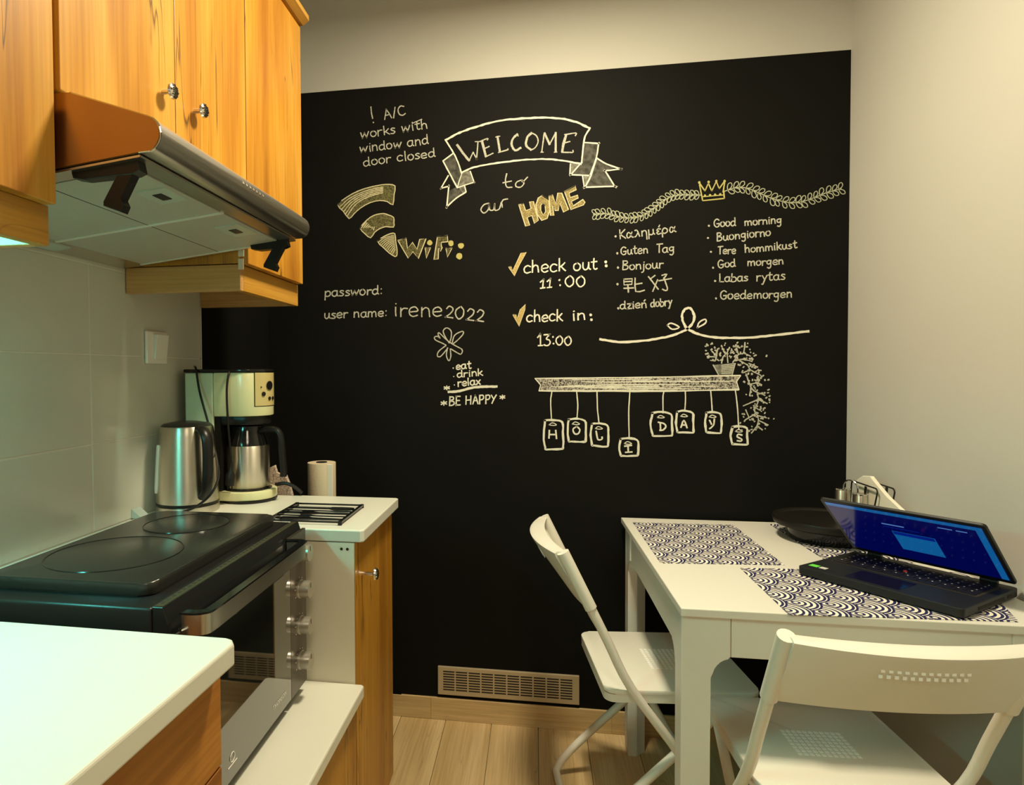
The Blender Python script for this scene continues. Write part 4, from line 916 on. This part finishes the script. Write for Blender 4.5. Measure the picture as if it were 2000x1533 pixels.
# ================================================================== TRIVET with cutlery shapes
tv = thing('trivet', 'black metal trivet shaped with fork, spoon and knife on far worktop', 'trivet', (.44, 1.54, .902))
x0, x1, y0, y1, zt_ = .352, .532, 1.446, 1.640, .9070
bm = B()
for a, b in (((x0, y0), (x1, y0)), ((x0, y1), (x1, y1))): box(bm, min(a[0], b[0]), max(a[0], b[0]), a[1]-.0018, a[1]+.0018, zt_, zt_+.004)
for x in (x0, x1): box(bm, x-.0040, x+.0040, y0, y1, zt_-.001, zt_+.004)
obj('frame', bm, M_gloss, tv)
for x, y in ((x0, y0), (x1, y0), (x0, y1), (x1, y1)):
    bm = B(); cyl(bm, (x, y, .9022), (x, y, zt_+.0045), .0052, 14); obj('foot', bm, M_blackp, tv)
for y in (1.505, 1.562):
    bm = B(); box(bm, x0, x1, y-.0014, y+.0014, zt_, zt_+.003); obj('cross_bar', bm, M_gloss, tv)
def flat(pts, name):
    bm = B(); prism(bm, pts, 'z', zt_, zt_+.004); obj(name, bm, M_gloss, tv)
flat([(x0+.01, 1.470), (x0+.025, 1.482), (x0+.09, 1.486), (x0+.10, 1.480), (x1-.004, 1.476), (x1-.004, 1.469), (x0+.10, 1.468), (x0+.03, 1.462)], 'knife_shape')
flat([(x0+.004, 1.532), (x0+.05, 1.532), (x0+.05, 1.536), (x0+.004, 1.536), (x0+.004, 1.540), (x0+.05, 1.540), (x0+.055, 1.548), (x0+.075, 1.545), (x0+.10, 1.537), (x1-.004, 1.538), (x1-.004, 1.529), (x0+.10, 1.530), (x0+.075, 1.522), (x0+.055, 1.519), (x0+.05, 1.527), (x0+.004, 1.527)], 'fork_shape')
bm = B(); cxs, cys = x1-.040, 1.590
ring = [(cxs+.034*math.cos(2*PI*k/28), cys+.013*math.sin(2*PI*k/28)) for k in range(28)]; rin = [(cxs+.027*math.cos(2*PI*k/28), cys+.009*math.sin(2*PI*k/28)) for k in range(28)]
vo = [[bm.verts.new((*p, z)) for p in rg] for rg in (ring, rin) for z in (zt_, zt_+.004)]
for k in range(28):
    j = (k+1) % 28
    bm.faces.new((vo[0][k], vo[0][j], vo[1][j], vo[1][k])); bm.faces.new((vo[2][k], vo[2][j], vo[3][j], vo[3][k])); bm.faces.new((vo[1][k], vo[1][j], vo[3][j], vo[3][k])); bm.faces.new((vo[0][k], vo[0][j], vo[2][j], vo[2][k]))
box(bm, x0+.004, cxs-.030, 1.5865, 1.5945, zt_, zt_+.004); obj('spoon_shape', bm, M_gloss, tv)

# ================================================================== TABLE
TZ = .760; TX0, TX1, TY0, TY1 = 1.283, 1.995, 1.412, 2.262
tb = thing('dining_table', 'white dining table with thick legs pushed into the right corner', 'table', (1.64, 1.84, 0))
bm = B(); prism(bm, [(TX0+.006, TY0), (2.035, TY0), (1.985, TY1), (TX0-.008, TY1)], 'z', TZ-.018, TZ, .0022, 2); obj('table_top', bm, M_white, tb)
AZ = .655
def legprof(sgn, xo, yo):
    """front view profile of a leg whose outer side is at xo, widening into the apron"""
    p = [(0, 0), (.060, 0), (.060, AZ-.045)]
    for k in range(1, 7): a = math.radians(90*k/6); p.append((.060+.035*(1-math.cos(a)), AZ-.045+.035*math.sin(a)+.010*k/6))
    p += [(.100, AZ), (.100, TZ-.018), (0, TZ-.018)]
    return [(xo+sgn*a, b) for a, b in p]
def leg(sgnx, xo, y0, y1):
    bm = B(); prism(bm, legprof(sgnx, xo, 0), 'y', y0, y1, .004, 2); obj('leg', bm, M_white, tb)
def legside(sgny, yo, x0, x1):
    bm = B(); prism(bm, [(y, z) for y, z in legprof(sgny, yo, 0)], 'x', x0, x1, .003, 2); return bm
# each leg: front-view slab + side-view slab merged in one mesh
for sx, xo, sy, yo, dx in ((1, 1.292, 1, 1.424, 0), (1, 1.282, -1, 2.210, 0), (-1, 2.015, 1, 1.424, 0), (-1, 1.972, -1, 2.210, 0)):
    bm = B(); a, b = sorted((yo, yo+sy*.028)); prism(bm, legprof(sx, xo, 0), 'y', a, b, .003, 2)
    a, b = sorted((xo+sx*.0006, xo+sx*.0286)); prism(bm, legprof(sy, yo+sy*.0006, 0), 'x', a, b, .003, 2)
    # solid core with chamfered inner corner
    c0 = [(xo+sx*.004, yo+sy*.004), (xo+sx*.0595, yo+sy*.004), (xo+sx*.0595, yo+sy*.030), (xo+sx*.030, yo+sy*.0595), (xo+sx*.004, yo+sy*.0595)]
    prism(bm, c0, 'z', .0005, TZ-.02, 0); obj('leg', bm, M_white, tb)
bm = B(); box(bm, 1.393, 1.915, 1.4265, 1.446, AZ, TZ-.0195, .001, 1); obj('apron', bm, M_white, tb)
bm = B(); box(bm, 1.384, 1.870, 2.188, 2.206, AZ, TZ-.0195, .001, 1); obj('apron', bm, M_white, tb)
bm = B(); prism(bm, [(1.2945, 1.525), (1.2865, 2.109), (1.305, 2.109), (1.313, 1.525)], 'z', AZ-.004, TZ-.0195, .001, 1); obj('apron', bm, M_white, tb)
bm = B(); prism(bm, [(2.010, 1.525), (1.972, 2.109), (1.954, 2.109), (1.992, 1.525)], 'z', AZ, TZ-.0195, .001, 1); obj('apron', bm, M_white, tb)

# ================================================================== PLACEMATS
def placemat(px, label, z=TZ, ang=0):
    P = [at(u, v, 'z', z+.0015) for u, v in px] if len(px[0]) == 2 and px[0][0] > 10 else [Vector((a, b, z)) for a, b in px]
    c0 = sum(P, Vector())/4; t = thing('placemat', label, 'placemat', (c0.x, c0.y, z), 0, 'wave pattern placemats')
    bm = B(); prism(bm, [(p.x, p.y) for p in P], 'z', z+.0003, z+.0016); obj('sheet', bm, M_mat, t); return t
placemat(((1236, 1020), (1432, 1025), (1532, 1103), (1290, 1099)), 'patterned placemat at the far left, nothing on it')
placemat(((1446, 1109), (1900, 1118), (1990, 1214), (1541, 1200)), 'patterned placemat at the front, under the laptop')
placemat([(1.741, 1.83), (1.965, 1.845), (1.968, 2.235), (1.741, 2.225)] and ((1.738, 1.800), (1.80, 1.812), (1.80, 2.225), (1.736, 2.215)) and ((1.738, 1.812), (1.955, 1.830), (1.955, 2.235), (1.736, 2.225)), 'patterned placemat mostly hidden below the round black tray')

# ================================================================== LAPTOP
lp = thing('laptop', 'open black laptop with a blue screen on the table', 'laptop', (0, 0, 0))
ZB = .784
FL, FR = at(1560, 1105, 'z', ZB), at(1880, 1190, 'z', ZB); BL, BR_ = at(1668, 1075, 'z', ZB), at(1992, 1148, 'z', ZB)
ex = ((FR-FL)+(BR_-BL)).normalized(); wd = ((FR-FL).length+(BR_-BL).length)/2
ey = Vector((-ex.y, ex.x, 0)); dp = (((BL-FL)+(BR_-FR))/2).dot(ey); ctr = (FL+FR+BL+BR_)/4
O = ctr-ex*wd/2-ey*dp/2
lp.location = (O.x, O.y, TZ+.002); lp.rotation_euler = (0, 0, math.atan2(ex.y, ex.x))
TB = ZB-TZ-.002
bm = B(); prism(bm, rrect(0, wd, 0, dp, .010, 4), 'z', .003, TB, .002, 2); base = obj('base', bm, M_lap, lp, local=True)
bm = B()
for x, y in ((.03, .03), (wd-.03, .03), (.03, dp-.03), (wd-.03, dp-.03)): bm = B(); box(bm, x-.012, x+.012, y-.006, y+.006, -.0003, .0032); obj('rubber_foot', bm, M_blackp, lp, local=True)
rows = [14, 14, 14, 13, 12, 8]; ky0 = dp*.43; kh = dp*.43/6
bm = B(); prism(bm, rrect(.018, wd-.018, ky0-.004, ky0+6*kh+.003, .004, 3), 'z', TB-.0002, TB+.0004); obj('key_deck', bm, M_slot, base, local=True)
for r_, n in enumerate(rows[::-1]):
    tw = wd-.044
    for k in range(n):
        kw = tw/n; x = .022+k*kw; w_ = kw-.0022
        if n == 8 and k == 3: pass
        kb = B(); prism(kb, rrect(x, x+w_, ky0+r_*kh+.001, ky0+(r_+1)*kh-.0012, .0022, 2), 'z', TB+.0004, TB+.0020); obj('key', kb, M_key, base, local=True)
lg = B()
for r_, n in enumerate(rows[::-1]):
    if n == 8: continue
    kw = (wd-.044)/n
    for k in range(n): x = .022+k*kw+kw*.25; y = ky0+r_*kh+kh*.45; box(lg, x, x+.0028, y, y+.0032, TB+.0020, TB+.0022)
obj('key_legends', lg, M_sil, base, local=True, kind='stuff')
kb = B(); lathe(kb, [(.0045, TB+.001), (.0045, TB+.0035), (.003, TB+.0045), (0, TB+.0047)], wd*.47, ky0+3*kh, 14); obj('pointing_stick', kb, M_red, base, local=True, smooth=True)
kb = B(); prism(kb, rrect(wd*.30, wd*.64, dp*.06, dp*.36, .004, 3), 'z', TB, TB+.0005); obj('touchpad', kb, M_gloss, base, local=True)
kb = B(); box(kb, .012, .032, dp*.10, dp*.17, TB, TB+.0005); obj('sticker', kb, M_green, base, local=True, label='green sticker')
kb = B(); box(kb, .036, .052, dp*.10, dp*.16, TB, TB+.0005); obj('sticker', kb, M_sil, base, local=True, label='silver sticker')
kb = B(); box(kb, wd-.0004, wd+.0006, dp*.25, dp*.72, .008, .014); box(kb, wd-.0004, wd+.0006, dp*.78, dp*.86, .008, .014); obj('side_port', kb, M_slot, base, local=True)
# lid leans towards the keyboard: hinge at the back edge
hl = .222; la = math.radians(43)       # angle of lid above the base plane, leaning forward
Tm = Matrix.Translation((0, dp-.006, TB+.004)) @ Matrix.Rotation(-la, 4, 'X') @ Matrix.Rotation(PI, 4, 'Z') @ Matrix.Translation((-wd, 0, 0))
# in lid space: x across (mirrored), y from hinge to top, z = outward back side
def lidobj(name, bmm, m, parent=lp, label=None, smooth=False):
    bmesh.ops.transform(bmm, matrix=Tm, verts=bmm.verts); return obj(name, bmm, m, parent, local=True, label=label, smooth=smooth)
kb = B(); prism(kb, rrect(0, wd, .004, hl, .008, 4), 'z', .0, .007, .0015, 2); lid = lidobj('lid', kb, M_lap)
kb = B(); box(kb, .008, wd-.008, .018, hl-.009, -.0006, .0002); scr = lidobj('screen', kb, M_scr, lid, 'glowing dark blue screen')
def sp_(x0, x1, y0, y1, m, name, d=0):
    kb = B(); a, b = wd-x1, wd-x0; box(kb, a, b, y0, y1, -.0009-d, -.0006-d); return lidobj(name, kb, m, lid)
sp_(.009, wd-.009, hl-.022, hl-.010, M_scrb, 'title_bar'); sp_(wd-.022, wd-.009, .019, hl-.022, M_scrb, 'side_bar')
sp_(wd*.40, wd*.66, .060, .135, M_scrb, 'dialog_window', .0001); sp_(wd*.405, wd*.655, .122, .134, M_scrm, 'dialog_header', .0003)
sp_(wd*.36, wd*.50, .158, .162, M_scrt, 'text_line', .0002); sp_(wd*.36, wd*.58, .148, .150, M_scrm, 'text_line', .0002); sp_(wd*.72, wd*.80, .184, .187, M_scrt, 'text_line', .0002); sp_(wd*.82, wd*.88, .184, .187, M_scrt, 'text_line', .0002)
for x in (.05, wd-.05):
    kb = B(); cyl(kb, (x-.016, dp-.006, TB+.003), (x+.016, dp-.006, TB+.003), .005, 12); obj('hinge', kb, M_lap, lp, local=True, smooth=True)

# ================================================================== ROUND TRAY ON STAND, CRUET, NAPKINS
ry = thing('turntable_tray', 'round black wooden tray on a low foot behind the laptop', 'tray', (1.845, 2.055, TZ+.002))
RC = (1.838, 2.050)
bm = B(); lathe(bm, [(0, .7622), (.104, .7622), (.106, .765), (.106, .797), (0, .797)], *RC, 48); obj('foot', bm, M_gloss, ry, smooth=True)
bm = B(); lathe(bm, [(0, .7975), (.120, .7975), (.143, .806), (.147, .820), (.145, .826), (.138, .825), (.132, .819), (0, .819)], *RC, 64); obj('plate', bm, mat('black_stained_wood', (.009, .008, .006), .42, spec=.3, bump=.3, bscale=60), ry, smooth=True)
cr = thing('cruet_set', 'pair of small steel shakers joined by an arched handle', 'shaker', (1.894, 2.037, .8195))
for cx1, cy1, h_ in ((1.882, 2.066, .908), (1.906, 2.010, .903)):
    bm = B(); lathe(bm, [(0, .8198), (.0195, .8198), (.0205, .823), (.0205, h_-.004), (.0195, h_), (0, h_)], cx1, cy1, 24); obj('shaker', bm, M_steelv, cr, smooth=True)
    bm = B(); lathe(bm, [(0, h_), (.021, h_), (.0215, h_+.003), (.0, h_+.005)], cx1, cy1, 24); obj('shaker_cap', bm, M_chrome, cr, smooth=True)
mx_, my_ = 1.890, 2.034; pts = []
for k in range(11):
    a = PI*k/10; pts.append(Vector((mx_-.011*math.cos(a), my_+.020*math.cos(a), .918+.022*math.sin(a))))
bm = B(); tube(bm, [Vector((pts[0].x, pts[0].y, .86))]+pts+[Vector((pts[-1].x, pts[-1].y, .86))], .0024, 8); obj('arched_handle', bm, M_chrome, cr, smooth=True)
nh = thing('napkin_holder', 'black wire napkin holder on the round tray beside the right wall', 'napkin holder', (1.945, 2.05, .8195))
def hoop(x, ya, yb, zt2):
    r_ = .009; P = [Vector((x-.006, ya, .822)), Vector((x, ya, zt2-r_)), Vector((x, ya-.003, zt2-.003)), Vector((x, ya-r_, zt2)), Vector((x, yb+r_, zt2)), Vector((x, yb+.003, zt2-.003)), Vector((x, yb, zt2-r_)), Vector((x-.006, yb+.02, .822))]
    bm = B(); tube(bm, P, .0022, 8); obj('wire_side', bm, M_blackp, nh, smooth=True)
hoop(1.938, 2.135, 1.985, .924); hoop(1.968, 2.125, 1.957, .930)
bm = B(); box(bm, 1.928, 1.966, 1.992, 2.120, .8197, .8215); obj('bottom_plate', bm, M_blackp, nh)
for u in (1700, 1742):
    p = at(u, 950, 'x', 1.938 if u < 1720 else 1.968)
    bm = B(); prism(bm, [(p.y+.030, p.z-.004), (p.y+.022, p.z-.005), (p.y+.026, p.z-.040), (p.y+.034, p.z-.030)], 'x', p.x-.0015, p.x+.0015); obj('leaf_ornament', bm, M_blackp, nh)
nk = thing('paper_napkin', 'white folded paper napkin sticking out of the wire holder', 'napkin', (1.952, 2.04, .8225))
bm = B(); P = [at(u, v, 'x', 1.952) for u, v in ((1676, 937), (1688, 929), (1703, 930), (1713, 944), (1735, 970), (1768, 1000), (1772, 1012))]
poly = [(p.y, p.z) for p in P]+[(1.92, .826), (2.10, .8225)]
prism(bm, poly, 'x', 1.947, 1.958, .002, 2); obj('sheet', bm, M_nap, nk)

# ================================================================== FOLDING CHAIRS
def chair(name, label, loc, rz):
    """local axes: +y forward, x across, origin on the floor below the top of the backrest"""
    t = thing(name, label, 'chair', loc, rz, 'white folding chairs at the table')
    hw = .196
    A = [(.020, .800), (.074, .690), (.128, .580), (.186, .463), (.315, .285), (.400, .135), (.470, .020), (.478, .010)]
    Bp = [(.445, .425), (.315, .292), (.140, .124), (.075, .055), (.055, .022), (.050, .0095)]
    for s in (-1, 1):
        pts = [Vector((s*(hw+.004), f, z)) for f, z in A]; bm = B(); tube(bm, smoothpts(pts, 4), .0115, 12, ry=.0115); obj('leg', bm, M_chair, t, local=True, smooth=True)
        pts = [Vector((s*(hw-.022), f, z)) for f, z in Bp]; bm = B(); tube(bm, smoothpts(pts, 4), .0115, 12, ry=.0115); obj('leg', bm, M_chair, t, local=True, smooth=True)
        # sleeve of the backrest around the tube
        pts = [Vector((s*(hw+.004), f, z)) for f, z in ((.016, .806), (.046, .745), (.086, .664))]; bm = B(); tube(bm, pts, .0155, 14, ry=.0155); obj('backrest_sleeve', bm, M_chair, t, local=True, smooth=True)
        bm = B(); cyl(bm, (s*(hw+.018), .315, .288), (s*(hw-.034), .315, .288), .0045, 10); obj('pivot_bolt', bm, M_chrome, t, local=True)
    bm = B(); cyl(bm, (-hw-.004, .478, .0125), (hw+.004, .478, .0125), .0115, 12); obj('foot_bar', bm, M_chair, t, local=True, smooth=True)
    bm = B(); cyl(bm, (-hw+.022, .050, .0125), (hw-.022, .050, .0125), .0115, 12); obj('foot_bar', bm, M_chair, t, local=True, smooth=True)
    # curved backrest: bulges backwards in the middle
    bm = B(); n = 18; rings = []
    for k in range(n+1):
        u_ = -1+2*k/n; x = u_*hw; bw = (1-u_*u_)
        ring = []
        for f, z, th in ((.083, .668, .022), (.075, .663, .022), (-.001, .792, .040), (-.004, .801, .041), (.003, .806, .040), (.027, .805, .028), (.025, .798, .028), (.010, .788, .037)):
            ring.append(bm.verts.new((x, f-th*bw, z)))
        rings.append(ring)
    m_ = len(rings[0])
    for a, b in zip(rings, rings[1:]):
        for k in range(m_): bm.faces.new((a[k], a[(k+1) % m_], b[(k+1) % m_], b[k]))
    bm.faces.new(rings[0]); bm.faces.new(rings[-1][::-1])
    bk = obj('backrest', bm, M_chair, t, local=True, smooth=True)
    bm = B()
    for i in range(12):
        for j in range(2):
            x = (i-5.5)*.0118; bow = -.036*(1-(x/hw)**2); z = .768-j*.0125; f = .0135+(.768-z)*.56-.0015
            box(bm, x-.0030, x+.0030, f+bow-.0007, f+bow+.0006, z-.0028, z+.0028)
    obj('backrest_perforations', bm, M_dot, bk, local=True, kind='stuff')
    # seat: pressed sheet with turned-down rim, rounded corners
    bm = B(); prism(bm, rrect(-.186, .186, .125, .515, .028, 5), 'z', .438, .4500, .004, 3)
    st = obj('seat', bm, M_chair, t, local=True, smooth=True)
    bm = B(); ro = rrect(-.185, .185, .126, .514, .027, 5); ri = rrect(-.179, .179, .132, .508, .022, 5)
    v = [[bm.verts.new((*p, z)) for p in q] for q, z in ((ro, .438), (ro, .418), (ri, .418), (ri, .438))]
    N_ = len(ro)
    for a, b in zip(v, v[1:]):
        for k in range(N_): bm.faces.new((a[k], a[(k+1) % N_], b[(k+1) % N_], b[k]))
    obj('seat_rim', bm, M_chair, st, local=True, smooth=True)
    bm = B()
    for i in range(11):
        for j in range(8): box(bm, (i-5)*.0118-.0038, (i-5)*.0118+.0038, .323+(j-3.5)*.0125-.0038, .323+(j-3.5)*.0125+.0038, .4500, .4508)
    obj('seat_perforations', bm, M_dot, st, local=True, kind='stuff')
    return t
chair('folding_chair', 'white folding chair at the left side of the table, facing right', (1.017, 1.836, 0), math.radians(-84))
chair('folding_chair', 'white folding chair in the right foreground, seen from behind', (1.611, 1.170, 0), math.radians(3))
